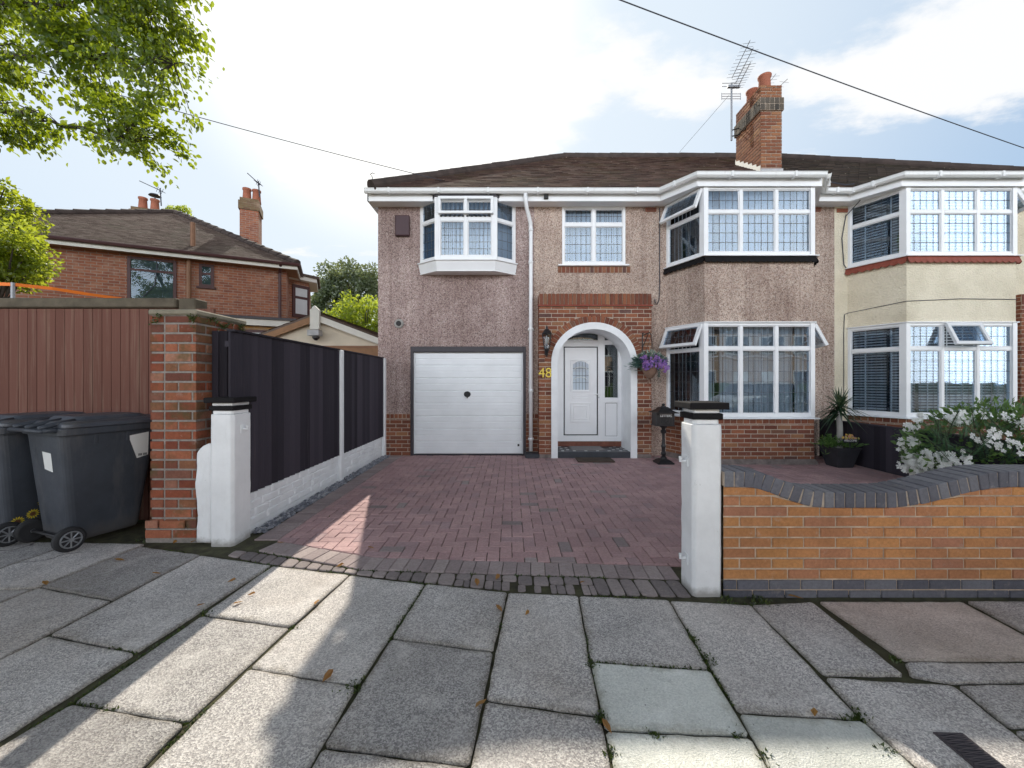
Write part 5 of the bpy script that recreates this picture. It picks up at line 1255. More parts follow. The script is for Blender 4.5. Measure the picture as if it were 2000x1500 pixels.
b2, body2 = wheelie('wheelie_bin', 'grey wheelie bin with yellow sunflower stickers, half out of view at the left edge', (-4.50, 3.66, 0), ang+.05, 0)
for (fx, fz) in ((-.19, .17), (-.10, .21), (-.03, .30)):
    mb = MB(); n = 14
    q = lambda dx, dz, d=.004: sidept(fx+dx, fz+dz, -1, d)
    for k in range(n):
        a = 2*math.pi*k/n
        mb.add([q(r*math.cos(t), r*math.sin(t)) for r, t in ((.014, a), (.032, a-.16), (.046, a), (.032, a+.16))], [(0, 1, 2, 3)], 0)
    mb.add([q(.018*math.cos(k*.5236), .018*math.sin(k*.5236), .005) for k in range(12)], [tuple(range(12))], 1)
    mb.add([q(-.004, -.035), q(.004, -.035), q(-.012, -.10), q(-.022, -.10)], [(0, 1, 2, 3)], 2); mb.add([q(-.006, -.06), q(.03, -.05), q(.015, -.075)], [(0, 1, 2)], 2)
    mb.build('sunflower_sticker', ['petal_yellow', 'brown_dot', 'green_paint'], body2, local=True)
# ================================================================== FRONT WALL
def ztop(x):
    def sm(t): t = min(1, max(0, t)); return t*t*(3-2*t)
    k = x
    while k > 4.6: k -= 3.3
    return .813-.136*sm((k-1.53)/.52)+.136*sm((k-2.45)/.80)
wl = thing('brick_garden_wall', 'low orange-brick garden wall with curved blue-brick coping right of the drive', 'wall', (3.6, 2.66, 0))
wx0, wx1, wy0, wy1 = 1.388, 5.9, 2.55, 2.75
mb = MB(); n = 90
for i in range(n):
    a, b = wx0+(wx1-wx0)*i/n, wx0+(wx1-wx0)*(i+1)/n; za, zb2 = ztop(a)-.10, ztop(b)-.10
    mb.quad((a, wy0+.005, .0), (b, wy0+.005, .0), (b, wy0+.005, zb2), (a, wy0+.005, za), 1); mb.quad((b, wy1-.005, .0), (a, wy1-.005, .0), (a, wy1-.005, za), (b, wy1-.005, zb2), 1); mb.quad((a, wy0+.005, za), (b, wy0+.005, zb2), (b, wy1-.005, zb2), (a, wy1-.005, za), 1)
brickface(mb, (wx0, wy0+.005), UX, NF, wx1-wx0, -.036, .1015, .21, .0685, .008, .009, mi=2, seed=40, phase=.02)
brickface(mb, (wx0, wy0+.005), UX, NF, wx1-wx0, .1015, .9, .21, .0685, .010, .006, mi=0, seed=41, zc=lambda a: ztop(wx0+a)-.106)
M['mortar_warm'] = plain('warm_mortar', (.46, .36, .27), .95, .45, 14, 120, .5)
mb.build('brickwork', ['brick_orange', 'mortar_warm', 'brick_blue'], wl)
mb = MB(); x = wx0
while x < wx1:
    s = (ztop(x+.04)-ztop(x))/.04; dx = .0675/math.hypot(1, s); x2 = x+dx; t = Vector((dx, 0, ztop(x2)-ztop(x))).normalized(); nn = Vector((-t.z, 0, t.x)); g = .004
    a = Vector((x, 0, ztop(x)))+t*g; b = Vector((x2, 0, ztop(x2)))-t*g; k = R.uniform(-.0012, .0012); f0, f1 = wy0-.008+R.uniform(-.003, .003), wy1+.008
    q = [a-nn*.105, b-nn*.105, b+nn*k, a+nn*k]
    mb.hexa([(q[0].x, f0, q[0].z), (q[1].x, f0, q[1].z), (q[1].x, f1, q[1].z), (q[0].x, f1, q[0].z), (q[3].x, f0, q[3].z), (q[2].x, f0, q[2].z), (q[2].x, f1, q[2].z), (q[3].x, f1, q[3].z)])
    x = x2
mb.build('coping', 'brick_blue', wl, bevel=.006, segs=2)
mb = MB()
for i in range(n):
    a, b = wx0+(wx1-wx0)*i/n, wx0+(wx1-wx0)*(i+1)/n; za, zb2 = ztop(a), ztop(b)
    mb.hexa([(a, wy0-.001, za-.10), (b, wy0-.001, zb2-.10), (b, wy1+.001, zb2-.10), (a, wy1+.001, za-.10), (a, wy0-.001, za-.008), (b, wy0-.001, zb2-.008), (b, wy1+.001, zb2-.008), (a, wy1+.001, za-.008)], 0)
mb.build('coping_mortar', 'mortar', wl)
# low dark fence between the front gardens
mb = MB(); y = 2.8
while y < 7.2: mb.hexa([(5.78, y, 0), (5.765, y+.1, 0), (5.81, y+.1, 0), (5.81, y, 0), (5.78, y, .69), (5.765, y+.1, .69), (5.81, y+.1, .69), (5.81, y, .69)]); y += .1
mb.box(5.76, 5.83, 2.8, 7.2, .69, .71)
tag(mb.build('dividing_fence', 'black_fence'), 'low black board fence dividing the two front gardens', 'fence')
# ================================================================== POST BOX
lx, ly = 2.60, 6.68
pb = thing('letter_box', 'ornate black cast-iron pedestal letter box lettered LETTERS beside the porch', 'letter box', (lx, ly, 0))
mb = MB(); mb.lathe([(.135, 0), (.135, .025), (.12, .03), (.10, .05), (.06, .075)], (lx, ly, 0), 4, sq=True); mb.lathe([(.055, .07), (.05, .1), (.028, .12), (.04, .15), (.045, .17), (.028, .20), (.03, .25), (.04, .29), (.028, .33), (.024, .42), (.024, .5), (.045, .52), (.05, .55), (.03, .575), (.035, .60), (.07, .63), (.09, .645)], (lx, ly, 0), 20); mb.build('pedestal', 'dark_metal', pb)
mb = MB(); mb.box(lx-.15, lx+.15, ly-.10, ly+.14, .645, .865); mb.box(lx-.16, lx+.16, ly-.11, ly+.15, .64, .655); mb.box(lx-.11, lx+.11, ly-.106, ly-.1, .665, .785)
for k in range(26):
    a = k*.7; mb.tube([(lx+.075*math.sin(a*1.3)+R.uniform(-.01, .01), ly-.107, .72+.035*math.cos(a)), (lx+.075*math.sin(a*1.3+.5), ly-.109, .72+.035*math.cos(a+.9))], .005, 5)
mb.box(lx-.105, lx+.105, ly-.112, ly-.1, .842, .853, 1); body = mb.build('box', ['dark_metal', 'leadflash'], pb, bevel=.003)
mb = MB(); mb.lathe([(.19, .865), (.19, .875), (.145, .89), (.10, .92), (.07, .955), (.055, .965)], (lx, ly, 0), 4, sq=True); mb.lathe([(.045, .955), (.04, .975), (.02, .985), (.03, 1.0), (.022, 1.015), (.0, 1.025)], (lx, ly, 0), 14); mb.build('lid', 'dark_metal', pb)
text('LETTERS', .052, Vector((lx, ly-.108, .815)), RX90, 'paper', body, 'lettering', .002)
# ================================================================== WALL LANTERN
lxx, lzz = .625, 2.13; lyy = PY-.13
ln = thing('wall_lantern', 'black carriage lantern with clear glass on the brickwork left of the porch arch', 'lantern', (lxx, lyy, lzz-.28))
mb = MB(); mb.lathe([(.095, .12), (.10, .13), (.075, .16), (.045, .20), (.02, .215), (.02, .235), (.008, .27), (.0, .28)], (lxx, lyy, lzz), 6); mb.lathe([(.0, -.30), (.012, -.28), (.018, -.24), (.03, -.2), (.05, -.15), (.05, -.14)], (lxx, lyy, lzz), 8)
for k in range(6):
    a = 2*math.pi*(k+.5)/6; mb.tube([(lxx+.05*math.cos(a), lyy+.05*math.sin(a), lzz-.14), (lxx+.09*math.cos(a), lyy+.09*math.sin(a), lzz+.125)], .006, 5)
mb.tube([(lxx, lyy, lzz-.2), (lxx, PY-.05, lzz-.24), (lxx, PY-.01, lzz-.15)], .012, 8); mb.box(lxx-.03, lxx+.03, PY-.022, PY-.0, lzz-.25, lzz-.08); mb.build('lantern_frame', 'dark_metal', ln)
mb = MB(); mb.lathe([(.046, -.14), (.086, .122)], (lxx, lyy, lzz), 6); mb.build('lantern_glass', 'lamp_glass', ln)
mb = MB(); mb.lathe([(.0, -.06), (.02, -.05), (.03, -.01), (.028, .03), (.012, .06), (.012, .1)], (lxx, lyy, lzz), 12); mb.build('bulb', 'paper', ln, smooth=True)
# ================================================================== PLANTS
def flower5(mb, c, nrm, s, mi=0, n=5):
    nrm = nrm.normalized(); a = nrm.cross(Vector((.3, .2, 1))).normalized(); b = nrm.cross(a); t = R.random()*6
    for k in range(n):
        w = t+2*math.pi*k/n; d = a*math.cos(w)+b*math.sin(w); e = a*math.cos(w+1.57)+b*math.sin(w+1.57)
        mb.add([c, c+d*s*.6+e*s*.36+nrm*s*.12, c+d*s+nrm*s*.05, c+d*s*.6-e*s*.36+nrm*s*.12], [(0, 1, 2, 3)], mi)
# hanging basket
hc = P(1269, 716, 6.93)
hb = thing('hanging_basket', 'wicker hanging basket overflowing with purple and blue flowers right of the porch arch', 'hanging basket', tuple(hc-Vector((0, 0, .15))))
mb = MB(); mb.lathe([(.02, -.22), (.05, -.205), (.10, -.14), (.14, -.04), (.155, .02), (.14, .02)], hc, 18); mb.tube([hc+Vector((0, 0, -.22)), hc+Vector((-.02, .03, -.30))], .018, 6); mb.build('basket', 'wicker', hb)
mb = MB(); fl = MB()
for _ in range(1100):
    d = rvec(); p = hc+Vector((d.x*.30, d.y*.19, .09+d.z*.15))*R.uniform(.55, 1.0)if False else hc+Vector((d.x*.29*R.uniform(.5, 1), d.y*.2*R.uniform(.5, 1), .10+d.z*.16*R.uniform(.4, 1)))
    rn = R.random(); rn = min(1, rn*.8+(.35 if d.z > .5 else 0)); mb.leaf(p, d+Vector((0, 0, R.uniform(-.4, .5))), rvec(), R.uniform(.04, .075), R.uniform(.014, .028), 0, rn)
for _ in range(60):
    p = hc+Vector((-.24+R.gauss(0, .05), -.02+R.gauss(0, .05), .02+R.gauss(0, .03))); mb.leaf(p, Vector((-1, R.uniform(-.4, .4), R.uniform(-.5, .4))), rvec(), .10, .01, 0, R.uniform(0, .5))
for cx, cz, k in ((-.12, .02, 36), (-.11, -.06, 32), (.10, .05, 24), (.15, -.02, 26), (.21, .03, 20), (-.16, .10, 16), (.06, .12, 14), (.24, -.08, 14), (-.05, .03, 10), (.0, .0, 12)):
    for _ in range(k):
        p = hc+Vector((cx+R.gauss(0, .03), -.17+R.gauss(0, .04)+.25*abs(cx), .04+cz+R.gauss(0, .03))); flower5(fl, p, Vector((R.uniform(-.5, .5), -1, R.uniform(-.3, .6))), R.uniform(.018, .03))
for _ in range(40):
    p = hc+Vector((.12+R.gauss(0, .015), -.12, -.15+R.gauss(0, .04))); mb.leaf(p, rvec(), rvec(), .03, .02, 0, .1)
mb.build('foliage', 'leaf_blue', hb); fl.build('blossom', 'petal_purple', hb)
mb = MB(); bx = P(1257, 650, 7.05).x
mb.tube([(bx, PY-.005, 1.95), (bx, PY-.005, 2.26), (bx+.01, PY-.03, 2.29)], .011, 6); mb.tube([(bx, PY-.01, 2.24), (hc.x, hc.y, 2.27), (hc.x+.02, hc.y-.02, 2.22)], .01, 6); mb.tube([(bx, PY-.01, 2.02), (hc.x-.02, hc.y+.02, 2.25)], .008, 6)
mb.build('basket_bracket', 'dark_metal', house)
mb = MB()
for k in range(3):
    a = k*2.094+.5; mb.tube([hc+Vector((.15*math.cos(a), .15*math.sin(a), .03)), Vector((hc.x+.02, hc.y-.02, 2.215))], .004, 4)
mb.build('chain', 'dark_metal', hb)
# potted yucca
pc = Vector((5.40, 6.42, 0))
py_ = thing('potted_yucca', 'spiky yucca in a dark tapered planter between the two bay windows', 'pot plant', tuple(pc))
mb = MB(); mb.lathe([(.125, 0), (.19, .30), (.205, .315), (.205, .33), (.18, .33), (.175, .30)], pc, 4, sq=True); mb.build('planter', 'pot_dark', py_, bevel=.006)
mb = MB(); mb.tube([pc+Vector((0, 0, .28)), pc+Vector((.01, 0, .6)), pc+Vector((0, .01, .92))], [.05, .042, .04], 10); mb.build('stem', 'kerb', py_, smooth=True)
mb = MB(); tp = pc+Vector((0, 0, .93))
for k in range(120):
    a = R.uniform(0, 6.283); el = R.uniform(-.45, 1.45); d = Vector((math.cos(a)*math.cos(el), math.sin(a)*math.cos(el), math.sin(el))); L = R.uniform(.34, .50)*(1.0 if el < .9 else .85); w = Vector((-math.sin(a), math.cos(a), 0))
    pts = []; p = tp+Vector((0, 0, R.uniform(-.06, .1)))
    for i in range(6): t = i/5; pts.append(p+d*L*t+Vector((0, 0, -.22*L*2*t*t*(math.cos(el)))))
    for i in range(5):
        w0, w1 = [.017*(1-(j/5)**1.6)+.001 for j in (i, i+1)]
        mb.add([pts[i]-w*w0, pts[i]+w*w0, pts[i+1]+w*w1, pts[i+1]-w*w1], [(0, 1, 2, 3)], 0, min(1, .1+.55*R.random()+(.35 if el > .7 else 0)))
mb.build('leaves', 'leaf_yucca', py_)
mb = MB(); fl = MB()
for _ in range(420):
    p = pc+Vector((R.gauss(0, .13), R.gauss(0, .09), .33+abs(R.gauss(0, .05)))); mb.leaf(p, Vector((p.x-pc.x, p.y-pc.y, R.uniform(0, .25))).normalized()+rvec()*.4, rvec(), R.uniform(.04, .10), .022)
mb.build('underplanting', 'leaf_bush', py_); mb = MB()
for _ in range(90):
    p = pc+Vector((-.22+R.gauss(0, .05), -.05, .40+R.gauss(0, .07))); mb.leaf(p, Vector((R.uniform(-1, .3), R.uniform(-.5, .2), R.uniform(0, 1))), rvec(), .1, .018)
mb.build('grassy_tuft', 'leaf_bush', py_)
ws = thing('welcome_sign', 'small dark WELCOME plaque topped with bright flowers in the yucca planter', 'sign', tuple(pc+Vector((0, -.20, .33))))
c0 = pc+Vector((-.01, -.215, .46)); mb = MB(); mb.box(c0.x-.11, c0.x+.11, c0.y-.008, c0.y+.008, c0.z-.035, c0.z+.03); mb.tube([(c0.x, c0.y, c0.z-.03), (c0.x, c0.y, .30)], .008, 6); wb = mb.build('plaque', 'pot_dark', ws, bevel=.006)
text('WELCOME', .042, Vector((c0.x, c0.y-.0095, c0.z-.004)), RX90, 'paper', wb, 'lettering', .001)
mb = MB()
for _ in range(46): flower5(mb, c0+Vector((R.gauss(0, .05), R.uniform(-.015, .015), .05+R.gauss(0, .018))), Vector((R.uniform(-.5, .5), -1, .5)), .018)
mb.build('flowers', 'petal_mixed', ws)
# white flowering bush leaning over the dividing fence
bc = Vector((5.95, 4.75, 0))
bu = thing('flowering_bush', 'white-flowered leafy bush with ferny foliage behind the curved wall, at the right edge', 'bush', tuple(bc))
lf_ = MB(); fw = MB(); fe = MB(); stx = MB()
def inb(p):  # uneven mound
    q = (p-bc-Vector((.1, 0, .58))); return (q.x/1.1)**2+(q.y/.85)**2+(q.z/.58)**2
for _ in range(12000):
    p = bc+Vector((R.uniform(-1.1, 1.3), R.uniform(-.95, .8), R.uniform(.02, 1.2))); v = inb(p)+.45*noise.noise(p*2.6)
    if v > 1 or v < .25: continue
    d = (p-bc-Vector((0, 0, .4))).normalized()+rvec()*.7
    if p.x < bc.x-.35 and noise.noise(p*3+Vector((9, 0, 0))) > 0:
        fe.leaf(p, d, rvec(), R.uniform(.03, .06), .007)
    else: lf_.leaf(p, d, rvec(), R.uniform(.05, .11), R.uniform(.022, .045))
for _ in range(9000):
    p = bc+Vector((R.uniform(-1.1, 1.3), R.uniform(-.95, .4), R.uniform(.05, 1.0))); v = inb(p)+.45*noise.noise(p*2.6)
    if .78 < v < 1.12 and (p-bc-Vector((0, 0, .5))).dot(Vector((-.75, -.65, .2))) > .1 and noise.noise(p*3.4+Vector((2, 5, 1))) > (-.06 if p.x > bc.x-.3 else .06)+.3*(p.z-.62):
        for _ in range(3): flower5(fw, p+rvec()*.05, Vector((R.uniform(-.6, .4), -1, R.uniform(0, .8))), R.uniform(.024, .042))
# ferny sprays
for k in range(80):
    a = bc+Vector((R.uniform(-.95, .3), R.uniform(-.55, .1), R.uniform(.45, .9))); d = Vector((R.uniform(-.8, .5), R.uniform(-.5, .2), R.uniform(.1, .9))).normalized(); L = R.uniform(.2, .42)
    stx.tube([a, a+d*L*.5+Vector((0, 0, .02)), a+d*L], .003, 4)
    s = d.cross(Vector((0, 1, .3))).normalized()
    for i in range(18):
        p = a+d*L*i/18
        for sg in (-1, 1): fe.leaf(p, d*.6+s*sg, Vector((0, -1, .3)), .075*(1-i/24), .007)
# broad strap leaves and a tall flower spike
for k in range(46):
    a = bc+Vector((.12+R.gauss(0, .12), -.35+R.gauss(0, .08), .66)); ag = R.uniform(0, 6.28); d = Vector((math.cos(ag), math.sin(ag)*.6-.2, R.uniform(.1, .8))); lf_.leaf(a, d, Vector((0, 0, 1)), R.uniform(.18, .30), .045, 0, R.uniform(.6, 1))
s0 = bc+Vector((.22, -.25, .75)); s1 = bc+Vector((.42, -.3, 1.16)); stx.tube([s0, s0.lerp(s1, .5)+Vector((-.02, 0, 0)), s1, s1+Vector((.13, 0, .12))], .008, 5)
for _ in range(160):
    t = R.random(); p = s1.lerp(s1+Vector((.16, 0, .14)), t); lf_.leaf(p, rvec()+Vector((0, 0, .3)), rvec(), .05*(1.1-t), .012, 0, 1.)
for _ in range(220):
    p = s0.lerp(s1, R.uniform(.4, 1)); fe.leaf(p, Vector((R.uniform(-1, 1), R.uniform(-.5, .5), R.uniform(-.3, .3))), rvec(), R.uniform(.06, .16), .006)
lf_.build('foliage', 'leaf_bush', bu); fw.build('blossom', 'petal_white', bu, kind='stuff'); fe.build('ferny_foliage', 'leaf_fern', bu); stx.build('stem', 'bark', bu)
# doormats
mb = MB(); mb.box(1.14, 1.78, 6.70, 7.06, .004, .024); tag(mb.build('doormat', 'mat_brown', bevel=.006), 'dark brown coir doormat on the drive before the porch step', 'doormat')
mb = MB(); mb.box(1.12, 1.74, 7.24, 7.70, .1135, .124); tag(mb.build('doormat', 'mat_grey', bevel=.004), 'pale grey doormat lying on the tiled porch step', 'doormat')
# ================================================================== TREES
def limb(mb, a, b, r0, r1, n=6, wob=.08):
    a, b = Vector(a), Vector(b); pts = [a.lerp(b, i/n)+(rvec()*wob*(b-a).length*.3 if 0 < i < n else Vector((0, 0, 0))) for i in range(n+1)]
    mb.tube(pts, [r0+(r1-r0)*i/n for i in range(n+1)], 7); return pts
def tree(name, lab, base, crown, leafmat_, nleaf, L, gaps=.0, freq=1., trunk_r=.18, seed=0, group=None):
    """crown: list of (centre, radii) lobes"""
    global R
    R0 = R; R = random.Random(seed)
    t = thing(name, lab, 'tree', base, group=group); tr = MB(); cr = MB(); b = Vector(base)
    top = crown[0][0]; limb(tr, b, Vector(top), trunk_r, trunk_r*.35)
    for c, r in crown: limb(tr, b.lerp(Vector(top), .55), c, trunk_r*.4, trunk_r*.1)
    tot = sum(r[0]*r[1]+r[0]*r[2]+r[1]*r[2] for _, r in crown)
    for c, r in crown:
        c = Vector(c); k = int(nleaf*(r[0]*r[1]+r[0]*r[2]+r[1]*r[2])/tot)
        for _ in range(k):
            d = rvec(); q = R.random()**.45; p = c+Vector((d.x*r[0], d.y*r[1], d.z*r[2]))*q
            if noise.noise(p*freq+Vector((seed, 0, 0)))+.5*noise.noise(p*freq*2.7) < gaps-.25: continue
            cl = .5+.5*noise.noise(p*freq*1.4+Vector((0, seed, 3)))
            cr.leaf(p, d*.5+rvec()+Vector((0, 0, -.3)), rvec(), L*R.uniform(.7, 1.3), L*R.uniform(.5, .75), 0, min(1, max(0, cl*.7+R.uniform(0, .35))))
    tr.build('trunk', 'bark', t); cr.build('crown', leafmat_, t); R = R0
def lobes(c, r, n, spread, seed, ry=None):
    q = random.Random(seed); c = Vector(c); out = [(c, (r*.75, r*.75, r*.75))]
    for _ in range(n):
        d = Vector((q.uniform(-1, 1), q.uniform(-1, 1), q.uniform(-.8, .9))); d.normalize(); k = r*q.uniform(.34, .55); out.append((c+d*r*spread, (k, k, k*.9)))
    return out
c = P(686, 572, 40); tree('far_tree', 'large dull green tree between the two houses, behind the yellower one', (c.x, 40, 0), lobes(c, 3.3, 13, .75, 4)+lobes(P(650, 600, 40), 2., 5, .8, 9), 'leaf_dark', 15000, .30, 0.04, .5, .35, 1, None)
c = P(706, 628, 26); tree('far_tree', 'bright yellow-green tree rising above the cream garage roof', (c.x, 26, 0), lobes(c, 1.8, 12, .8, 5)+lobes(P(745, 640, 26), 1.8, 6, .8, 3)+lobes(P(660, 640, 26), 1.1, 6, .8, 3), 'leaf_bright', 9000, .22, .02, .8, .2, 2)
c = P(345, 421, 34); tree('far_tree', 'tree top just showing over the brick house roof ridge', (c.x, 34, 0), lobes(c, 1.1, 6, .7, 6), 'leaf_bright', 1800, .22, 0., .8, .25, 3)
c = P(-18, 470, 6.4); tree('garden_tree', 'bright backlit leafy tree at the left edge behind the brown fence', (c.x-.3, 6.4, 0), lobes(c, .80, 12, .8, 8)+lobes(P(-60, 420, 6.5), .7, 8, .8, 2)+lobes(P(22, 520, 6.3), .34, 6, .8, 12)+lobes(P(-25, 372, 6.4), .28, 6, .8, 13), 'leaf_bright', 17000, .075, -.02, 2.2, .07, 4)
# overhanging street tree, top left
ot = thing('overhanging_tree', 'backlit leafy branches overhanging from the top left corner', 'tree', (-8.6, 4.8, 0))
tr = MB(); cr = MB(); R = random.Random(77)
trunk = [(-8.6, 4.8, 0), (-8.55, 4.8, 2.), (-8.5, 4.85, 4.2), (-8.2, 4.9, 6.0), (-8.0, 4.9, 7.4)]; tr.tube(trunk, [.2, .17, .15, .11, .06], 10)
poly = [(-160, -160), (180, -150), (395, -130), (405, 15), (412, 120), (372, 165), (372, 240), (345, 290), (318, 345), (285, 318), (252, 318), (215, 288), (190, 258), (168, 286), (130, 262), (118, 285), (60, 250), (0, 262), (-140, 285)]
def inpoly(x, y):
    c = False
    for i in range(len(poly)):
        (x1, y1), (x2, y2) = poly[i-1], poly[i]
        if (y1 > y) != (y2 > y) and x < (x2-x1)*(y-y1)/(y2-y1)+x1: c = not c
    return c
# crown volume: outline above swept through 1.4 m of depth at 5 m
K = 5.0/F
poly = [(x-max(0, x-120)*.15, y-max(0, y-150)*.12) for x, y in poly]
holes = [(40, 98, 78, 32), (165, 195, 66, 22), (10, 55, 34, 26), (128, 40, 30, 18), (222, 130, 20, 30), (60, 178, 40, 16), (115, 228, 40, 15), (300, 215, 22, 18), (330, 60, 16, 22)]
tips = []
tries = 0
while len(tips) < 560 and tries < 12000:
    tries += 1; x, y = R.uniform(-160, 415), R.uniform(-160, 348)
    if not inpoly(x, y) or any(((x-a)/(b*1.15))**2+((y-c2_)/(d*1.3))**2 < 1 for a, c2_, b, d in holes): continue
    if noise.noise(Vector((x*.016, y*.016, 2.)))+.6*noise.noise(Vector((x*.04, y*.04, 5.))) < -.10: continue
    tips.append(Vector(((x-1000)*K, 5.0+R.uniform(-.45, .45), CH+(HZ-y)*K)))
mains = []
for (sx, sz, ex, ey) in ((-8.45, 4.6, 255, 285), (-8.45, 4.9, 335, 125), (-8.3, 5.4, 325, 15), (-8.5, 4.2, 120, 245), (-8.2, 5.9, 300, -110)):
    e = Vector(((ex-1000)*K, 5.0, CH+(HZ-ey)*K)); s = Vector((sx, 4.88, sz)); m = []
    for i in range(13):
        t = i/12; p = s.lerp(e, t)+Vector((0, R.uniform(-.05, .05), .35*math.sin(math.pi*t)+R.uniform(-.04, .04))); m.append(p)
    tr.tube(m, [.05*(1-i/13)+.006 for i in range(13)], 6); mains += m
mains += [Vector(q) for q in trunk[2:]]+[Vector((-8.9, 4.9, 5.6)), Vector((-8.6, 4.7, 6.8))]
tr.tube([(-8.5, 4.85, 4.4), (-8.9, 4.9, 5.6), (-9.3, 4.95, 6.6)], [.08, .05, .02], 7)
while len(tips) < 760:
    p = Vector((R.uniform(-10., -7.7), 4.85+R.uniform(-.8, .8), R.uniform(4.9, 8.1)))
    if ((p.x+8.8)/1.25)**2+((p.z-6.5)/1.65)**2 < 1 and noise.noise(p*1.6) > -.2: tips.append(p)
for tp in tips:
    a = min(mains, key=lambda q: (q-tp).length+ (0 if q.x < tp.x+.1 else .5)); mid = a.lerp(tp, .5)+Vector((0, 0, .08))+rvec()*.04
    tr.tube([a, mid, tp], [.010, .006, .003], 4)
    d0 = (tp-a).normalized()+Vector((.2, 0, -.5))
    for _ in range(44):
        p = tp+Vector((R.gauss(0, .085), R.gauss(0, .10), R.gauss(0, .062))); d = d0*.6+rvec()*.8+Vector((0, 0, -.5))
        Ls = R.choice((R.uniform(.04, .065), R.uniform(.06, .095))); w = Ls*R.uniform(.62, .8); d.normalize(); nn = (rvec()*.8+Vector((0, 0, 1))).normalized(); s_ = d.cross(nn)
        if s_.length < .05: continue
        s_.normalize(); u_ = s_.cross(d); rn = min(1, max(0, .5+.6*noise.noise(p*2.5)+R.uniform(-.25, .3)))
        cr.add([p, p+d*Ls*.25+s_*w*.42+u_*.006, p+d*Ls*.6+s_*w*.42+u_*.008, p+d*Ls, p+d*Ls*.6-s_*w*.42+u_*.008, p+d*Ls*.25-s_*w*.42+u_*.006], [(0, 1, 2, 3), (0, 3, 4, 5)], 0, rn)
tr.build('trunk', 'bark', ot); cr.build('crown', 'leaf_big', ot)
# ================================================================== ACROSS THE ROAD (seen mirrored in the window panes)
def opphouse(loc, lab):
    t = thing('opposite_house', lab, 'house', loc, group='houses across the road'); x, y, _ = loc
    mb = MB(); mb.box(x-5.5, x+5.5, y-7, y, 0, 5.0); mb.build('wall', 'opp_brick', t)
    mb = MB(); mb.add([(x-5.8, y+.3, 5.0), (x+5.8, y+.3, 5.0), (x+5.8, y-7.3, 5.0), (x-5.8, y-7.3, 5.0), (x-2.5, y-3.5, 7.6), (x+2.5, y-3.5, 7.6)], [(0, 1, 5, 4), (1, 2, 5), (2, 3, 4, 5), (3, 0, 4)]); mb.build('roof', 'roof_far', t)
    for wx in (-3.6, -1.2, 1.2, 3.6):
        for wz in (.9, 3.3):
            if wz < 1 and abs(wx) < 2: continue
            mb = MB(); mb.box(x+wx-.9, x+wx+.9, y, y+.06, wz, wz+1.3, 0)
            for k in range(3): mb.box(x+wx-.8+k*.55, x+wx-.32+k*.55, y+.06, y+.065, wz+.1, wz+1.2, 1)
            mb.build('window', ['upvc', 'dark_room'], t)
    for wx in (-1.0, 1.0): mb = MB(); mb.box(x+wx-.5, x+wx+.5, y, y+.08, 0, 2.1); mb.build('door', 'upvc', t)
for i, x in enumerate((-9., 4., 17.)): opphouse((x, -14., 0), 'brick house with white windows across the road, mirrored in the lower bay windows')
for x0, x1, lb in ((-14, 3.0, 0), (6.0, 22, 1)):
    mb = MB(); x = x0
    while x < x1: mb.box(x, x+.42, -10.2+R.uniform(-.08, .08), -9.5+R.uniform(-.08, .08), 0, 1.2+R.uniform(-.12, .12)); x += .4
    tag(mb.build('hedge', 'hedge', bevel=.08), 'clipped green hedge across the road, %s' % ('left of the gap' if lb == 0 else 'right of the gap'), 'hedge')
mb = MB(); mb.box(-60, 60, -30, -7.2, -.3, -.01); mb.build('far_pavement', 'slab', local=True, kind='structure')
car = thing('parked_car', 'white hatchback parked at the kerb, mirrored in the lower bay window', 'car', (10.2, -2.0, -.1))
def carbody(prof, y0, y1, inset):
    mb = MB(); n = len(prof); vs = []
    for y, k in ((y0, inset), (y0+.12, 0), (y1-.12, 0), (y1, inset)):
        for x, z in prof: vs.append((10.2+x*(1-k*.04), -2.0+y, -.1+.2+(z-.2)*(1-k*.1)))
    fs = [tuple(range(n)), tuple(range(4*n-1, 3*n-1, -1))]
    for r in range(3): fs += [(r*n+i, (r+1)*n+i, (r+1)*n+(i+1) % n, r*n+(i+1) % n) for i in range(n)]
    mb.add(vs, fs); return mb
carbody([(-2.0, .25), (2.0, .25), (2.1, .5), (2.0, .8), (1.1, .95), (-1.7, .98), (-2.05, .8), (-2.1, .45)], -.86, .86, 1).build('body', 'car_white', car, smooth=False, bevel=.04)
carbody([(-1.75, .97), (1.1, .94), (.35, 1.42), (-.3, 1.48), (-1.3, 1.40)], -.74, .74, 1).build('cabin', 'pot_dark', car, bevel=.03)
mb = carbody([(-1.3, 1.40), (.35, 1.42), (-.3, 1.50)], -.72, .72, 0); mb.build('roof', 'car_white', car)
for x in (-1.3, 1.3):
    for y in (-.78, .78):
        mb = MB(); mb.lathe([(.12, -.1), (.3, -.1), (.32, -.06), (.32, .06), (.3, .1), (.12, .1)], (0, 0, 0), 20); mb.v = [(10.2+x+v[0], -2.0+y+v[2], .22+v[1]) for v in mb.v]; mb.build('wheel', 'rubber', car)
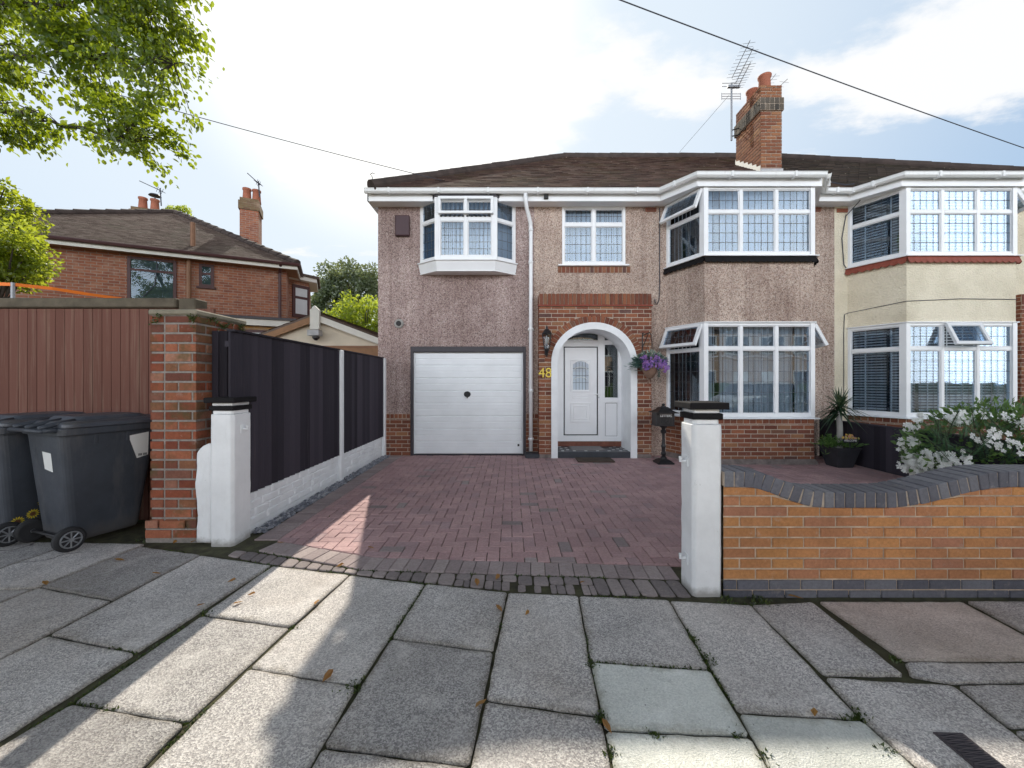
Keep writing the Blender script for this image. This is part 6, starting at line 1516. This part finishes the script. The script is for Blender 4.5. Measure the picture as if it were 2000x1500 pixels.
# ================================================================== LIGHT, SKY, CAMERA
FRONT = 5.0  # boost for the added fill band in the unseen sky behind camera
SUN_EL = math.radians(40.5); SUN_AZ = math.atan2(-.305, 1)     # from +Y, negative = towards -X
sd = Vector((math.sin(SUN_AZ)*math.cos(SUN_EL), math.cos(SUN_AZ)*math.cos(SUN_EL), math.sin(SUN_EL)))
sun = bpy.data.lights.new('sun', 'SUN'); sun.energy = 5.0; sun.angle = math.radians(.55); sun.color = (1, .93, .80)
so = bpy.data.objects.new('sun', sun); COL.objects.link(so); so.rotation_euler = sd.to_track_quat('Z', 'Y').to_euler()
wd = bpy.data.worlds.new('World'); bpy.context.scene.world = wd; wd.use_nodes = True; t = wd.node_tree; bg = t.nodes['Background']; bg.inputs[1].default_value = .11
def N(typ, **kw):
    x = t.nodes.new('ShaderNode'+typ)
    for k, v in kw.items():
        if k[0] == 'x' and k[1:].isdigit():
            if hasattr(v, 'is_output'): t.links.new(v, x.inputs[int(k[1:])])
            else: x.inputs[int(k[1:])].default_value = v
        else: setattr(x, k, v)
    return x
sky = N('TexSky', sky_type='NISHITA', sun_disc=False, sun_elevation=SUN_EL, sun_rotation=SUN_AZ, air_density=1.0, dust_density=1.5, ozone_density=1.5)
tc = N('TexCoord'); sep = N('SeparateXYZ', x0=tc.outputs['Generated'])
zz = N('Math', operation='MAXIMUM', x0=N('Math', operation='ADD', x0=sep.outputs[2], x1=.12).outputs[0], x1=.05)
pxy = N('CombineXYZ', x0=N('Math', operation='DIVIDE', x0=sep.outputs[0], x1=zz.outputs[0]).outputs[0], x1=N('Math', operation='DIVIDE', x0=sep.outputs[1], x1=zz.outputs[0]).outputs[0])
mp = N('Mapping', x0=pxy.outputs[0]); mp.inputs['Location'].default_value = (4.1, 9.2, 0); mp.inputs['Rotation'].default_value = (0, 0, .5); mp.inputs['Scale'].default_value = (1., 1.5, 1.)
cn = N('TexNoise', x0=mp.outputs[0]); cn.inputs['Scale'].default_value = 1.15; cn.inputs['Detail'].default_value = 9; cn.inputs['Roughness'].default_value = .58
bias = N('Math', operation='MULTIPLY', x0=sep.outputs[0], x1=.09)
cl = N('Math', operation='ADD', x0=cn.outputs['Fac'], x1=bias.outputs[0])
cm = N('MapRange', x0=cl.outputs[0], x1=.52, x2=.61, x3=0., x4=1.); cm.interpolation_type = 'SMOOTHSTEP'
dt = N('VectorMath', operation='DOT_PRODUCT', x0=tc.outputs['Generated'], x1=tuple(sd))
hz = N('MapRange', x0=dt.outputs['Value'], x1=.3, x2=.93, x3=0., x4=1.); hz.interpolation_type = 'SMOOTHSTEP'
def mixc(f, a, b):
    m = N('MixRGB', x0=f, x1=a, x2=b); return m.outputs[0]
blue = mixc(.6, sky.outputs[0], (4.6, 6.6, 9.0, 1))
c1_ = mixc(N('Math', operation='MULTIPLY', x0=hz.outputs[0], x1=.85).outputs[0], blue, (7.7, 8.5, 9.2, 1))
c2_ = mixc(N('Math', operation='MULTIPLY', x0=cm.outputs[0], x1=N('MapRange', x0=sep.outputs[1], x1=.1, x2=-.4, x3=.92, x4=.35).outputs[0]).outputs[0], c1_, (9.4, 9.4, 9.4, 1))
gl = N('MapRange', x0=dt.outputs['Value'], x1=.905, x2=1.0, x3=0., x4=1.); gl.interpolation_type = 'SMOOTHSTEP'
c3_ = mixc(gl.outputs[0], c2_, (12., 11.8, 11.2, 1))
# unseen sky behind camera boosted to fill the facade; zenith, sides dimmed for paving
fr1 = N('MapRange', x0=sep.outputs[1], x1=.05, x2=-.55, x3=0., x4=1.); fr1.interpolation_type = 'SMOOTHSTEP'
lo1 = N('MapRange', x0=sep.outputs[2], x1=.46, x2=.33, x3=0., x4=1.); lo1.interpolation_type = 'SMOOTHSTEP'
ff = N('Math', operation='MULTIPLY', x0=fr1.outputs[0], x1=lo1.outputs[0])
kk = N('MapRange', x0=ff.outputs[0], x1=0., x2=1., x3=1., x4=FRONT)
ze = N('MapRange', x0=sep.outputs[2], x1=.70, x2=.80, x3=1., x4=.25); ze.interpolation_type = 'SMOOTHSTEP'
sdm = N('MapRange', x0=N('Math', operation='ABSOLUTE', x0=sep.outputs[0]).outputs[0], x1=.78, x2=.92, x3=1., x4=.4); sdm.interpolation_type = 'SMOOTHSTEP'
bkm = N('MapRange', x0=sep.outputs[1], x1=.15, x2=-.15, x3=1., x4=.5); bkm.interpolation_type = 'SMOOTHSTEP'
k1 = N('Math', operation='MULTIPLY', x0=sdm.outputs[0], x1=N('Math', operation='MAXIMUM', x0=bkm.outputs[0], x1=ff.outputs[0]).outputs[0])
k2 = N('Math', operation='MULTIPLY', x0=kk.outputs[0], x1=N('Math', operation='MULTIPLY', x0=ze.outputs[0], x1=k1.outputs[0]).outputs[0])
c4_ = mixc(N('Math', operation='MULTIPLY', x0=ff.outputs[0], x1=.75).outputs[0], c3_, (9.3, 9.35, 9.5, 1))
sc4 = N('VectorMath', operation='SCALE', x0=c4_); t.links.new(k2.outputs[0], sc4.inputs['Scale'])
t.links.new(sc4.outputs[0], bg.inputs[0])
cam = bpy.data.cameras.new('camera'); co = bpy.data.objects.new('camera', cam); COL.objects.link(co); co.location = (0, 0, CH); co.rotation_euler = (math.pi/2, 0, 0)
cam.sensor_width = 36; cam.lens = 36*F/2000; cam.shift_y = -(750-HZ)/2000; cam.clip_start = .05; cam.clip_end = 1000
sc = bpy.context.scene; sc.camera = co; sc.view_settings.view_transform = 'Standard'; sc.view_settings.look = 'None'; sc.view_settings.exposure = 0; sc.view_settings.gamma = 1
sc.render.engine = 'CYCLES'; sc.cycles.max_bounces = 8; sc.cycles.transparent_max_bounces = 12; sc.cycles.sample_clamp_indirect = 4
